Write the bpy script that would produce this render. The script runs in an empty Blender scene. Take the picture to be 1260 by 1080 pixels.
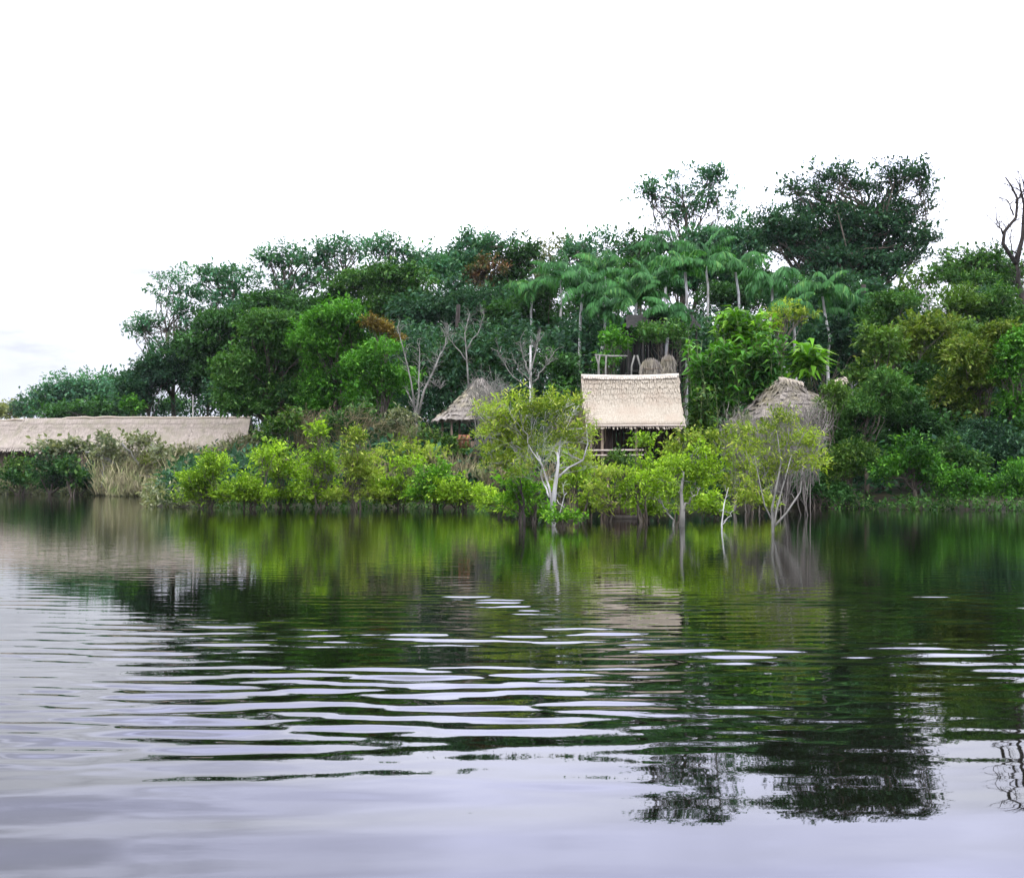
import bpy, math, random
import numpy as np
from math import radians, pi, sin, cos
from mathutils import Vector

F, CX, HY, H = 1350.0, 630.0, 588.0, 1.6          # focal length (px), image centre x, horizon row, eye height
SC = bpy.context.scene
COL = SC.collection
rng = np.random.default_rng(7)
random.seed(7)

def X(px, d): return (px - CX) / F * d
def Z(py, d): return H + (HY - py) / F * d

# ------------------------------------------------------------------ noise
def _hash(ix, iy, s):
    n = (ix.astype(np.int64) * 374761393 + iy.astype(np.int64) * 668265263 + s * 1442695) & 0x7fffffff
    n = ((n ^ (n >> 13)) * 1274126177) & 0x7fffffff
    return ((n ^ (n >> 16)) & 0xffff) / 65535.0
def vnoise(x, y, s=0):
    x = np.asarray(x, float); y = np.asarray(y, float)
    ix = np.floor(x); iy = np.floor(y); fx = x - ix; fy = y - iy
    fx = fx*fx*(3-2*fx); fy = fy*fy*(3-2*fy)
    a = _hash(ix, iy, s); b = _hash(ix+1, iy, s); c = _hash(ix, iy+1, s); d = _hash(ix+1, iy+1, s)
    return (a*(1-fx)+b*fx)*(1-fy) + (c*(1-fx)+d*fx)*fy
def fbm(x, y, s=0, o=3):
    t = 0; a = .5
    for i in range(o):
        t = t + a*vnoise(np.asarray(x)*2**i, np.asarray(y)*2**i, s+i*17); a *= .5
    return t

# ------------------------------------------------------------------ terrain
def smooth(a, b, x):
    t = np.clip((x-a)/(b-a), 0, 1); return t*t*(3-2*t)
def shore(x):
    x = np.asarray(x, float)
    s = 107 - 46*smooth(-31, -19, x)
    s = s - 5*smooth(14, 26, x)
    return s + 2.2*(vnoise(x*.22+9, x*0+3.3, 5)-.5) + 1.2*(vnoise(x*.8, x*0+1, 9)-.5)
def gz(x, y):
    t = np.asarray(y, float) - shore(x)
    z = np.where(t < 0, np.maximum(t*.25, -3.0), .55*(1-np.exp(-np.maximum(t, 0)/2.5)) + .035*np.maximum(t, 0))
    z = np.minimum(z, 4.5)
    return z + (vnoise(np.asarray(x)*.5, np.asarray(y)*.5, 3)-.5)*.25*np.clip(t, 0, 1)

# ------------------------------------------------------------------ mesh helpers
def make_mesh(name, V, Fc, smooth_=False):
    """V (n,3) array, Fc list of arrays each (m,k)"""
    me = bpy.data.meshes.new(name)
    V = np.asarray(V, np.float32)
    me.vertices.add(len(V)); me.vertices.foreach_set('co', V.ravel())
    Fc = [np.asarray(f, np.int32) for f in Fc if len(f)]
    loops = np.concatenate([f.ravel() for f in Fc])
    tot = np.concatenate([np.full(len(f), f.shape[1], np.int32) for f in Fc])
    start = np.concatenate([[0], np.cumsum(tot)[:-1]]).astype(np.int32)
    me.loops.add(len(loops)); me.loops.foreach_set('vertex_index', loops)
    me.polygons.add(len(tot)); me.polygons.foreach_set('loop_start', start); me.polygons.foreach_set('loop_total', tot)
    if smooth_: me.polygons.foreach_set('use_smooth', np.ones(len(tot), bool))
    me.update(); me.validate()
    return me

class MB:
    def __init__(s): s.v = []; s.q = []; s.t = []; s.n = 0
    def add(s, V, q=None, t=None):
        V = np.asarray(V, float).reshape(-1, 3)
        if q is not None and len(q): s.q.append(np.asarray(q)+s.n)
        if t is not None and len(t): s.t.append(np.asarray(t)+s.n)
        s.v.append(V); s.n += len(V)
    def box(s, c, size, rz=0, rx=0, ry=0, taper=1.0):
        c = np.array(c, float); h = np.array(size, float)/2
        P = np.array([[sx*h[0], sy*h[1], sz*h[2]] for sz in (-1, 1) for sy in (-1, 1) for sx in (-1, 1)])
        P[4:, :2] *= taper
        if rx: R = np.array([[1,0,0],[0,cos(rx),-sin(rx)],[0,sin(rx),cos(rx)]]); P = P@R.T
        if ry: R = np.array([[cos(ry),0,sin(ry)],[0,1,0],[-sin(ry),0,cos(ry)]]); P = P@R.T
        if rz: R = np.array([[cos(rz),-sin(rz),0],[sin(rz),cos(rz),0],[0,0,1]]); P = P@R.T
        s.add(P+c, [[0,2,3,1],[4,5,7,6],[0,1,5,4],[2,6,7,3],[0,4,6,2],[1,3,7,5]])
    def tube(s, pts, rad, n=6):
        pts = np.asarray(pts, float); rad = np.asarray(rad, float)
        m = len(pts)
        T = np.gradient(pts, axis=0); T /= np.linalg.norm(T, axis=1)[:, None]+1e-9
        up = np.array([0.03, 0.99, 0.1])
        A = np.cross(T, up); A /= np.linalg.norm(A, axis=1)[:, None]+1e-9
        B = np.cross(T, A)
        an = np.arange(n)*2*pi/n
        V = pts[:, None, :] + rad[:, None, None]*(A[:, None, :]*np.cos(an)[None, :, None] + B[:, None, :]*np.sin(an)[None, :, None])
        q = []
        for i in range(m-1):
            for k in range(n):
                q.append([i*n+k, i*n+(k+1) % n, (i+1)*n+(k+1) % n, (i+1)*n+k])
        V = V.reshape(-1, 3)
        V = np.vstack([V, pts[0], pts[-1]])
        t = [[m*n, (k+1) % n, k] for k in range(n)] + [[m*n+1, (m-1)*n+k, (m-1)*n+(k+1) % n] for k in range(n)]
        s.add(V, q, t)
    def leaves(s, P, D, N, L, W, fold=.12):
        """leaf rhombs: base point P, axis D, normal N, length L, width W (arrays)"""
        D = D/(np.linalg.norm(D, axis=1)[:, None]+1e-9)
        B = np.cross(N, D); B /= np.linalg.norm(B, axis=1)[:, None]+1e-9
        Nn = np.cross(D, B)
        L = np.asarray(L)[:, None]; W = np.asarray(W)[:, None]
        v0 = P; v2 = P+D*L - Nn*L*fold
        m = P+D*L*.48
        v1 = m+B*W*.5+Nn*L*fold*.5; v3 = m-B*W*.5+Nn*L*fold*.5
        V = np.stack([v0, v1, v2, v3], 1).reshape(-1, 3)
        s.add(V, np.arange(len(P)*4).reshape(-1, 4))
    def build(s, name, mat, parent=None, loc=None, smooth_=False, tags=None):
        V = np.vstack(s.v)
        Fc = []
        if s.q: Fc.append(np.vstack(s.q))
        if s.t: Fc.append(np.vstack(s.t))
        org = np.zeros(3)
        if loc is not None: org = np.array(loc, float)
        elif parent is not None: org = np.array(parent.location)
        me = make_mesh(name, V-org, Fc, smooth_)
        me.materials.append(mat)
        o = bpy.data.objects.new(name, me); COL.objects.link(o)
        if parent is not None: o.parent = parent
        elif loc is not None: o.location = loc
        if tags: tag(o, *tags)
        return o

def tag(o, label, cat, group=None, kind=None):
    if label: o['label'] = label
    if cat: o['category'] = cat
    if group: o['group'] = group
    if kind: o['kind'] = kind
    return o
def thing(name, label, cat, loc, group=None):
    o = bpy.data.objects.new(name, None); COL.objects.link(o)
    o.location = loc; o.empty_display_size = .3
    return tag(o, label, cat, group)

# ------------------------------------------------------------------ materials
def nt(mat): return mat.node_tree.nodes, mat.node_tree.links
def new_mat(name):
    m = bpy.data.materials.new(name); m.use_nodes = True
    n, l = nt(m); n.clear(); return m, n, l
LOHI = (.72, 1.22)
def leaf_mat(name, c1, c2, c3=None, trans=.3, scale=.35, var=.35):
    """c1 / c2 mixed by a broad noise (broad darker and paler patches), every leaf its own value"""
    lo, hi = LOHI
    c1 = tuple(v*lo for v in c1); c2 = tuple(v*hi for v in c2)
    m, n, l = new_mat(name)
    out = n.new('ShaderNodeOutputMaterial')
    tc = n.new('ShaderNodeTexCoord')
    no = n.new('ShaderNodeTexNoise'); no.inputs['Scale'].default_value = scale; no.inputs['Detail'].default_value = 2
    l.new(tc.outputs['Object'], no.inputs['Vector'])
    r = n.new('ShaderNodeValToRGB'); r.color_ramp.elements[0].position = .38; r.color_ramp.elements[1].position = .62
    r.color_ramp.elements[0].color = (*c1, 1); r.color_ramp.elements[1].color = (*c2, 1)
    l.new(no.outputs['Fac'], r.inputs['Fac'])
    col = r.outputs['Color']
    g = n.new('ShaderNodeNewGeometry')
    if c3:
        th = n.new('ShaderNodeMath'); th.operation = 'GREATER_THAN'; th.inputs[1].default_value = .86
        l.new(g.outputs['Random Per Island'], th.inputs[0])
        mx = n.new('ShaderNodeMixRGB'); mx.inputs['Color2'].default_value = (*c3, 1)
        l.new(th.outputs[0], mx.inputs['Fac']); l.new(col, mx.inputs['Color1']); col = mx.outputs['Color']
    mr = n.new('ShaderNodeMapRange'); mr.inputs['To Min'].default_value = 1-var; mr.inputs['To Max'].default_value = 1+var
    l.new(g.outputs['Random Per Island'], mr.inputs['Value'])
    vm = n.new('ShaderNodeVectorMath'); vm.operation = 'SCALE'
    l.new(col, vm.inputs[0]); l.new(mr.outputs[0], vm.inputs['Scale'])
    p = n.new('ShaderNodeBsdfPrincipled'); p.inputs['Roughness'].default_value = .6
    p.inputs['Specular IOR Level'].default_value = .12
    l.new(vm.outputs[0], p.inputs['Base Color'])
    t = n.new('ShaderNodeBsdfTranslucent')
    v2 = n.new('ShaderNodeVectorMath'); v2.operation = 'MULTIPLY'; v2.inputs[1].default_value = (1.25, 1.35, .6)
    l.new(vm.outputs[0], v2.inputs[0]); l.new(v2.outputs[0], t.inputs['Color'])
    ms = n.new('ShaderNodeMixShader'); ms.inputs['Fac'].default_value = trans
    l.new(p.outputs[0], ms.inputs[1]); l.new(t.outputs[0], ms.inputs[2]); l.new(ms.outputs[0], out.inputs['Surface'])
    return m
def rough_mat(name, c1, c2, scale=3, stretch=(1, 1, 1), rough=.9, bump=.3, island=0, detail=6, c3=None):
    m, n, l = new_mat(name)
    out = n.new('ShaderNodeOutputMaterial'); tc = n.new('ShaderNodeTexCoord')
    mp = n.new('ShaderNodeMapping'); mp.inputs['Scale'].default_value = stretch
    l.new(tc.outputs['Object'], mp.inputs['Vector'])
    no = n.new('ShaderNodeTexNoise'); no.inputs['Scale'].default_value = scale; no.inputs['Detail'].default_value = detail
    l.new(mp.outputs[0], no.inputs['Vector'])
    r = n.new('ShaderNodeValToRGB'); r.color_ramp.elements[0].position = .32; r.color_ramp.elements[1].position = .68
    r.color_ramp.elements[0].color = (*c1, 1); r.color_ramp.elements[1].color = (*c2, 1)
    l.new(no.outputs['Fac'], r.inputs['Fac'])
    col = r.outputs['Color']
    if c3:
        n2 = n.new('ShaderNodeTexNoise'); n2.inputs['Scale'].default_value = .9; n2.inputs['Detail'].default_value = 4
        l.new(tc.outputs['Object'], n2.inputs['Vector'])
        r2 = n.new('ShaderNodeMapRange'); r2.inputs['From Min'].default_value = .45; r2.inputs['From Max'].default_value = .7
        l.new(n2.outputs['Fac'], r2.inputs['Value'])
        mx = n.new('ShaderNodeMixRGB'); mx.inputs['Color2'].default_value = (*c3, 1)
        l.new(r2.outputs[0], mx.inputs['Fac']); l.new(col, mx.inputs['Color1']); col = mx.outputs['Color']
    if island:
        g = n.new('ShaderNodeNewGeometry')
        mr = n.new('ShaderNodeMapRange'); mr.inputs['To Min'].default_value = 1-island; mr.inputs['To Max'].default_value = 1+island
        l.new(g.outputs['Random Per Island'], mr.inputs['Value'])
        vm = n.new('ShaderNodeVectorMath'); vm.operation = 'SCALE'
        l.new(col, vm.inputs[0]); l.new(mr.outputs[0], vm.inputs['Scale']); col = vm.outputs[0]
    p = n.new('ShaderNodeBsdfPrincipled'); p.inputs['Roughness'].default_value = rough
    p.inputs['Specular IOR Level'].default_value = .2
    l.new(col, p.inputs['Base Color'])
    if bump:
        b = n.new('ShaderNodeBump'); b.inputs['Strength'].default_value = bump; b.inputs['Distance'].default_value = .05
        l.new(no.outputs['Fac'], b.inputs['Height']); l.new(b.outputs[0], p.inputs['Normal'])
    l.new(p.outputs[0], out.inputs['Surface'])
    return m

LM = dict(
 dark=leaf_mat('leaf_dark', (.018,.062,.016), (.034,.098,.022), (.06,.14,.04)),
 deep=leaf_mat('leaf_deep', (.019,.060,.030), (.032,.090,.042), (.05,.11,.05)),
 teal=leaf_mat('leaf_teal', (.045,.140,.072), (.058,.17,.078), (.09,.18,.09)),
 mid=leaf_mat('leaf_mid', (.026,.086,.020), (.050,.130,.024), (.09,.17,.04)),
 green=leaf_mat('leaf_green', (.030,.115,.014), (.060,.19,.016), (.10,.24,.03)),
 bright=leaf_mat('leaf_bright', (.07,.20,.014), (.12,.29,.018), (.20,.36,.04), trans=.4),
 lime=leaf_mat('leaf_lime', (.14,.27,.018), (.21,.34,.022), (.30,.42,.05), trans=.42),
 limegold=leaf_mat('leaf_limegold', (.17,.26,.03), (.24,.33,.04), (.32,.35,.08), trans=.42),
 olive=leaf_mat('leaf_olive', (.040,.105,.016), (.075,.15,.022), (.12,.19,.04)),
 olivegold=leaf_mat('leaf_olivegold', (.05,.12,.014), (.10,.15,.018), (.16,.19,.04), scale=.5),
 rust=leaf_mat('leaf_rust', (.12,.055,.03), (.06,.08,.03), (.18,.10,.05), scale=.9),
 amber=leaf_mat('leaf_amber', (.20,.13,.02), (.09,.07,.03), (.24,.18,.04), scale=.9),
 fernpale=leaf_mat('leaf_pale', (.16,.19,.07), (.22,.24,.09)),
 grey=leaf_mat('leaf_greygreen', (.11,.15,.07), (.17,.19,.10), (.24,.24,.15)),
 palm=leaf_mat('leaf_palm', (.036,.135,.038), (.050,.160,.040), (.06,.15,.05), scale=.6),
 palm2=leaf_mat('leaf_palm_light', (.044,.155,.040), (.060,.185,.046), (.09,.19,.05), scale=.6),
)
BARK = rough_mat('bark_brown', (.05,.04,.03), (.14,.12,.09), 6, (1,1,.3))
BARKD = rough_mat('bark_dark', (.018,.015,.012), (.05,.042,.035), 6, (1,1,.3))
BARKW = rough_mat('bark_pale', (.30,.29,.26), (.58,.57,.54), 5, (1,1,.4), c3=(.16,.15,.12))
BARKG = rough_mat('bark_grey', (.11,.11,.09), (.26,.25,.215), 6, (1,1,.3))
CANE = rough_mat('green_cane', (.06,.09,.03), (.14,.17,.06), 6, (1,1,.3), island=.3)
TWIG = rough_mat('dry_twigs', (.15,.135,.115), (.27,.245,.21), 2, island=.35, bump=0)
DRY = rough_mat('dry_reed', (.19,.175,.085), (.30,.26,.155), 1.2, island=.45, bump=0, c3=(.13,.18,.05))
DRYB = rough_mat('dry_brush_brown', (.12,.10,.055), (.22,.18,.10), 1.2, island=.4, bump=0, c3=(.12,.16,.05))
THATCH = rough_mat('thatch_straw', (.29,.25,.185), (.42,.37,.285), 5, (6,1.2,1.2), island=.06, bump=.5, c3=(.33,.27,.20))
THATCHG = rough_mat('thatch_grey', (.17,.15,.125), (.33,.295,.25), 5, (4,1.5,1.5), island=.25, bump=.5, c3=(.28,.25,.15))
THATCHB = rough_mat('thatch_brown', (.12,.105,.085), (.25,.22,.18), 5, (4,1.5,1.5), island=.25, bump=.5, c3=(.17,.15,.09))
THATCHP = rough_mat('thatch_pink', (.24,.205,.165), (.33,.285,.235), 2.2, (5,1,1), island=.07, bump=.4, c3=(.22,.20,.14))
RIDGE = rough_mat('ridge_straw', (.40,.355,.28), (.56,.50,.41), 5, (2,2,2), island=.15)
WOOD = rough_mat('weathered_wood', (.10,.075,.05), (.22,.17,.12), 5, (1,1,.3), island=.25)
WOODP = rough_mat('pale_wood', (.34,.28,.22), (.52,.45,.37), 5, (.3,1,1), island=.15)
WOODD = rough_mat('dark_wood', (.020,.014,.010), (.05,.036,.026), 5, (1,1,.3), island=.25)
WOODR = rough_mat('red_plank', (.15,.065,.035), (.24,.11,.06), 4, (1,1,.4), island=.2)
METAL = rough_mat('grey_sheet', (.30,.31,.32), (.44,.45,.46), 2, (1,6,1), rough=.5, bump=.1)

# ------------------------------------------------------------------ foliage
def unit(n):
    v = rng.normal(size=(n, 3)); return v/np.linalg.norm(v, axis=1)[:, None]
def spray_leaves(mb, C, out, L, per=8, droop=.3, asp=.5, spread=.8):
    """sprays: origin C (n,3), outward direction out (n,3); each carries `per` leaves along a short twig"""
    n = len(C)
    k = np.tile(np.arange(per), n); C = np.repeat(C, per, 0); O = np.repeat(out, per, 0)
    Ls = L*rng.uniform(.6, 1.25, n*per)
    P = C + O*(k[:, None]/per*L*2.2) + rng.normal(size=(n*per, 3))*L*.16
    D = O*.7 + unit(n*per)*spread; D[:, 2] -= droop
    N = unit(n*per)*.65 + np.array([0, 0, 1.0]) + O*.3
    mb.leaves(P, D, N, Ls, Ls*asp*rng.uniform(.75, 1.25, n*per))
def clump(mb, c, R, L, k=1.4, flat=.75, per=8, droop=.3, asp=.5, spread=.8):
    L = L*rng.choice([.7, .85, 1.0, 1.25]); area = 4*pi*R[0]*max(R[2], R[0]*.4)
    n = max(3, int(area*k/(L*L*asp*.5)/per))
    u = unit(n); u[:, 2] = np.where(u[:, 2] < -.35, -u[:, 2], u[:, 2])
    r = rng.uniform(0, 1, n)**.33
    C = c + u*r[:, None]*R
    o = u*.9 + np.array([0, 0, .35]); o /= np.linalg.norm(o, axis=1)[:, None]
    spray_leaves(mb, C, o, L, per, droop, asp, spread)
def curve(p0, p1, lift=.15, n=6, jit=.06):
    p0 = np.array(p0, float); p1 = np.array(p1, float)
    t = np.linspace(0, 1, n)[:, None]; L = np.linalg.norm(p1-p0)
    side = rng.normal(size=3)*jit*L
    P = p0*(1-t)+p1*t + np.array([0, 0, 1.0])*np.sin(t*pi)*L*lift + side*np.sin(t*pi)
    P[1:-1] += rng.normal(size=(n-2, 3))*L*jit*.3
    return P

G1 = 'trees on the forest skyline'
def tree(name, label, cat, d, bpx, blobs, leaf='mid', group=None, k=1.5, size=1.0, bark=BARK, tr=None, nc=9, cf=.42,
         lean=0, deep=.8, per=8, droop=.3, asp=.5, stems=1, bz=None, limbs=True, spread=.8, shell=.55, part='crown', wisps=False):
    """tree or shrub. blobs = crown lobes (px,py,rx,ry) seen at distance d; base stands at column bpx"""
    bx = X(bpx, d); by = d
    g0 = float(gz(bx, by)) if bz is None else bz
    base = np.array([bx, by, g0-.15])
    root = thing(name, label, cat, base, group)
    L = .0042*d*size; asp = asp*rng.uniform(.72, 1.2)
    lm = MB(); wm = MB()
    lobes = []
    for (px, py, rx, ry) in blobs:
        lobes.append((np.array([X(px, d), d+rng.uniform(-.3, .3)*rx/F*d, Z(py, d)]), np.array([rx/F*d, rx/F*d*deep, ry/F*d])))
    cent = np.mean([c for c, r in lobes], 0)
    rmax = max(r[2] for c, r in lobes)
    ztop = max(c[2] for c, r in lobes)
    hgt = max(ztop-base[2], .5)
    if tr is None: tr = max(.03, .013*hgt)
    forks = []
    for s in range(stems):
        off = np.array([rng.normal()*.25, rng.normal()*.25, 0])*(stems > 1)*max(1, hgt*.15)
        tgt = np.array([cent[0]+(rng.normal()*lobes[0][1][0]*.4 if stems > 1 else 0), cent[1], cent[2]-rmax*.35])
        if tgt[2] < base[2]+.3: tgt[2] = base[2]+.3
        P = curve(base+off*.5, tgt, 0, 8, .035)
        rr = tr/(stems**.5)
        wm.tube(P, np.linspace(rr*1.25, rr*.6, 8)*np.r_[1.25, 1.05, np.ones(6)], 7)
        forks.append((P, rr*.6))
    for (c, r) in lobes:
        n = max(3, int(nc))
        u = unit(n); rad = shell + (1-shell)*rng.uniform(0, 1, n)
        rad *= (1-cf*.75)*rng.choice([1, 1, 1.18], n)
        C = c + u*rad[:, None]*r
        C = np.vstack([C, c]) if k > 1.0 else C
        for cc in C:
            s = cf*rng.uniform(.7, 1.25)
            R = r*s*np.array([1.1, 1.1, .72]); R[2] = max(R[2], R[0]*.4)
            gg = float(gz(cc[0], cc[1])) if bz is None else 0.1
            if cc[2]-R[2] < max(gg, 0)+.05: cc[2] = max(gg, 0)+.05+R[2]
            clump(lm, cc, R, L, k, per=per, droop=droop, asp=asp, spread=spread)
            if limbs:
                P, r0 = forks[rng.integers(len(forks))]
                j = rng.integers(4, 8)
                B = curve(P[j], cc, .08, 6, .08)
                wm.tube(B, np.linspace(r0*.55, max(.012, r0*.12), 6), 5)
                for q in range(3 if k < 1 else 1):
                    e = cc+unit(1)[0]*R*.9
                    wm.tube(curve(B[4], e, .05, 4, .08), np.linspace(r0*.2, max(.008, r0*.06), 4), 4)
    if group == G1 or wisps:
        for q in range(int(5*len(lobes)+6)):
            c, r = lobes[rng.integers(len(lobes))]
            a = rng.uniform(-.35, pi+.35); cc = c+np.array([cos(a)*r[0]*rng.uniform(.85, 1.25), rng.normal()*r[1]*.4, sin(a)*r[2]*rng.uniform(.9, 1.35)])
            clump(lm, cc, np.array([1, 1, .7])*rng.uniform(.35, .8)*d/120, L*.9, .7, per=5, spread=1.0)
            B = curve(c+(cc-c)*.35, cc, .06, 5, .08); wm.tube(B, np.linspace(.05, .015, 5), 4)
    wm.build(('branches' if tr == .001 else 'trunk') if stems == 1 else 'stems', bark, root, smooth_=True)
    lm.build(part, LM[leaf], root)
    return root

def palm(label, d, px, py, R, bpx=None, n=15, mat='palm', tr=.12, group='slender palms in the forest', bark=BARKW, seed=0):
    """feather palm with its head at (px,py); R frond length in metres"""
    bx = X(px if bpx is None else bpx, d)
    base = np.array([bx, d, float(gz(bx, d))-.1]); top = np.array([X(px, d), d, Z(py, d)])
    root = thing('palm_tree', label, 'palm', base, group)
    wm = MB(); P = curve(base, top, 0, 10, .02)
    wm.tube(P, np.linspace(tr*1.4, tr*.8, 10), 8); wm.build('trunk', bark, root, smooth_=True)
    lm = MB(); dr = rng.uniform(.75, 1.25); n = int(n*rng.uniform(.75, 1.15)); off = rng.uniform(0, 6)
    for i in range(n):
        a = off+i*2.399+rng.uniform(-.35, .35); el = radians(rng.uniform(20, 80)) if i % 3 else radians(rng.uniform(60, 88))
        Lf = R*rng.uniform(.8, 1.1); m = 16
        t = np.linspace(0, 1, m)
        bend = radians(rng.uniform(85, 160)*dr)
        ang = el - bend*t**1.4
        dx = np.cumsum(np.cos(ang))*Lf/m; dz = np.cumsum(np.sin(ang))*Lf/m
        Q = np.stack([top[0]+dx*cos(a), top[1]+dx*sin(a), top[2]+dz], 1)
        lm.tube(Q[::3], np.linspace(.03, .008, len(Q[::3])), 4)
        tt = np.linspace(.12, 1, 26)
        QQ = np.stack([np.interp(tt, t, Q[:, j]) for j in range(3)], 1)
        T = np.gradient(QQ, axis=0); T /= np.linalg.norm(T, axis=1)[:, None]
        side = np.array([-sin(a), cos(a), 0])
        for sg in (1, -1):
            D = T*.45+side*sg*.8; D[:, 2] -= rng.uniform(.6, 1.3, len(D))
            ll = Lf*.27*np.sin(np.clip(tt*1.05, 0, 1)*pi*.85+.25)
            lm.leaves(QQ, D, np.tile([0, 0, 1.0], (len(D), 1))+T*.2+rng.normal(size=D.shape)*.15, ll+.1, np.full(len(D), .09+.0006*d), .18)
    lm.build('crown', LM[mat], root)
    return root

def bare_tree(name, label, d, bpx, paths, mat=BARKW, r=.06, group=None, twigs=18, bz=None, tl=.7, root=None):
    """leafless limbs from polylines [(px,py,dy_metres)...] with a width factor, seen at distance d;
    with root: they are the trunk of that leafy tree"""
    bx = X(bpx, d); g0 = float(gz(bx, d)) if bz is None else bz
    m = MB()
    for pts, w in paths:
        P = np.array([[X(a, d), d+dy, Z(b, d)] for a, b, dy in pts])
        if len(P) < 4:
            t = np.linspace(0, len(P)-1, len(P)*3)
            P = np.stack([np.interp(t, np.arange(len(P)), P[:, j]) for j in range(3)], 1)
            P[1:-1] += rng.normal(size=(len(P)-2, 3))*r*.5
        m.tube(P, np.linspace(r*w, r*w*.3, len(P)), 7)
        for i in range(int(twigs*w)):
            t = rng.uniform(.35, 1)*(len(P)-1); j = min(int(t), len(P)-2); p = P[j]*(1-t+j)+P[j+1]*(t-j)
            e = p+unit(1)[0]*np.array([1, .8, .8])*tl*rng.uniform(.4, 1)+np.array([0, 0, tl*.4])
            B = curve(p, e, .1, 5, .12); m.tube(B, np.linspace(r*.22, r*.05, 5), 4)
            for q in range(2):
                e2 = B[3]+unit(1)[0]*tl*.4; m.tube(curve(B[2], e2, .1, 3, .1), np.linspace(r*.1, r*.04, 3), 3)
    if root: return m.build('trunk', mat, root, smooth_=True)
    o = m.build(name, mat, loc=(bx, d, g0-.3), smooth_=True)
    return tag(o, label, 'bare tree', group)

# ================================================================== SETTING
# ---- camera
cam = bpy.data.cameras.new('camera'); co = bpy.data.objects.new('camera', cam); COL.objects.link(co)
co.location = (0, 0, H); co.rotation_euler = (radians(90), 0, 0)
cam.sensor_fit = 'HORIZONTAL'; cam.sensor_width = 36; cam.lens = 36*F/1260; cam.shift_y = 48/1260
cam.clip_end = 5000; cam.clip_start = .05
SC.camera = co
# ---- sky
w = bpy.data.worlds.new("World"); SC.world = w; w.use_nodes = True
n, l = w.node_tree.nodes, w.node_tree.links; n.clear()
SUN_EL, SUN_AZ = radians(52), radians(205)
out = n.new('ShaderNodeOutputWorld'); bg = n.new('ShaderNodeBackground'); bg.inputs['Strength'].default_value = .1
sky = n.new('ShaderNodeTexSky'); sky.sky_type = 'NISHITA'; sky.sun_disc = False
sky.sun_elevation = SUN_EL; sky.sun_rotation = SUN_AZ
tc = n.new('ShaderNodeTexCoord'); sp = n.new('ShaderNodeSeparateXYZ'); l.new(tc.outputs['Generated'], sp.inputs[0])
ramp = n.new('ShaderNodeValToRGB'); e = ramp.color_ramp.elements
SKY = [(0.0, (.84,.92,1.12)), (.07, (.98,1.02,1.16)), (.14, (1.40,1.43,1.58)), (.22, (2.1,2.15,2.45)), (.38, (3.1,3.2,4.6)), (.60, (4.0,4.1,4.7)), (1.0, (4.0,4.1,4.6))]
KS = 4.8
e[0].position = 0; e[0].color = (*[c/KS for c in SKY[0][1]], 1)
e[1].position = 1; e[1].color = (*[c/KS for c in SKY[-1][1]], 1)
for p_, c_ in SKY[1:-1]:
    q = e.new(p_); q.color = (*[c/KS for c in c_], 1)
l.new(sp.outputs['Z'], ramp.inputs['Fac'])
mp = n.new('ShaderNodeMapping'); mp.inputs['Scale'].default_value = (1.6, 1.6, 5.0); l.new(tc.outputs['Generated'], mp.inputs['Vector'])
no = n.new('ShaderNodeTexNoise'); no.inputs['Scale'].default_value = 1.5; no.inputs['Detail'].default_value = 4; no.inputs['Roughness'].default_value = .5
l.new(mp.outputs[0], no.inputs['Vector'])
mr = n.new('ShaderNodeMapRange'); mr.inputs['From Min'].default_value = .35; mr.inputs['From Max'].default_value = .65
mr.inputs['To Min'].default_value = .74*KS*10; mr.inputs['To Max'].default_value = 1.22*KS*10
l.new(no.outputs['Fac'], mr.inputs['Value'])
mw = n.new('ShaderNodeMapRange'); mw.interpolation_type = 'SMOOTHSTEP'; mw.inputs['From Min'].default_value = -.42; mw.inputs['From Max'].default_value = .0
mw.inputs['To Min'].default_value = .90; mw.inputs['To Max'].default_value = 1.08; l.new(sp.outputs['X'], mw.inputs['Value'])
n2 = n.new('ShaderNodeTexNoise'); n2.inputs['Scale'].default_value = 3.2; n2.inputs['Detail'].default_value = 5; n2.inputs['Roughness'].default_value = .55; l.new(mp.outputs[0], n2.inputs['Vector'])
cm = n.new('ShaderNodeMapRange'); cm.interpolation_type = 'SMOOTHSTEP'; cm.inputs['From Min'].default_value = .40; cm.inputs['From Max'].default_value = .64; cm.inputs['To Min'].default_value = 1.0; cm.inputs['To Max'].default_value = .58
l.new(n2.outputs['Fac'], cm.inputs['Value'])
cl_ = n.new('ShaderNodeMapRange'); cl_.interpolation_type = 'SMOOTHSTEP'; cl_.inputs['From Min'].default_value = -.36; cl_.inputs['From Max'].default_value = -.12; l.new(sp.outputs['X'], cl_.inputs['Value'])
cx_ = n.new('ShaderNodeMix'); l.new(cl_.outputs[0], cx_.inputs[0]); l.new(cm.outputs[0], cx_.inputs[2]); cx_.inputs[3].default_value = 1.0
mm0 = n.new('ShaderNodeMath'); mm0.operation = 'MULTIPLY'; l.new(mr.outputs[0], mm0.inputs[0]); l.new(mw.outputs[0], mm0.inputs[1])
mm = n.new('ShaderNodeMath'); mm.operation = 'MULTIPLY'; l.new(mm0.outputs[0], mm.inputs[0]); l.new(cx_.outputs[0], mm.inputs[1])
vm = n.new('ShaderNodeVectorMath'); vm.operation = 'SCALE'; l.new(ramp.outputs['Color'], vm.inputs[0]); l.new(mm.outputs[0], vm.inputs['Scale'])
mx = n.new('ShaderNodeMixRGB'); mx.inputs['Fac'].default_value = .92
l.new(sky.outputs[0], mx.inputs['Color1']); l.new(vm.outputs[0], mx.inputs['Color2'])
l.new(mx.outputs[0], bg.inputs['Color']); l.new(bg.outputs[0], out.inputs['Surface'])
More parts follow.
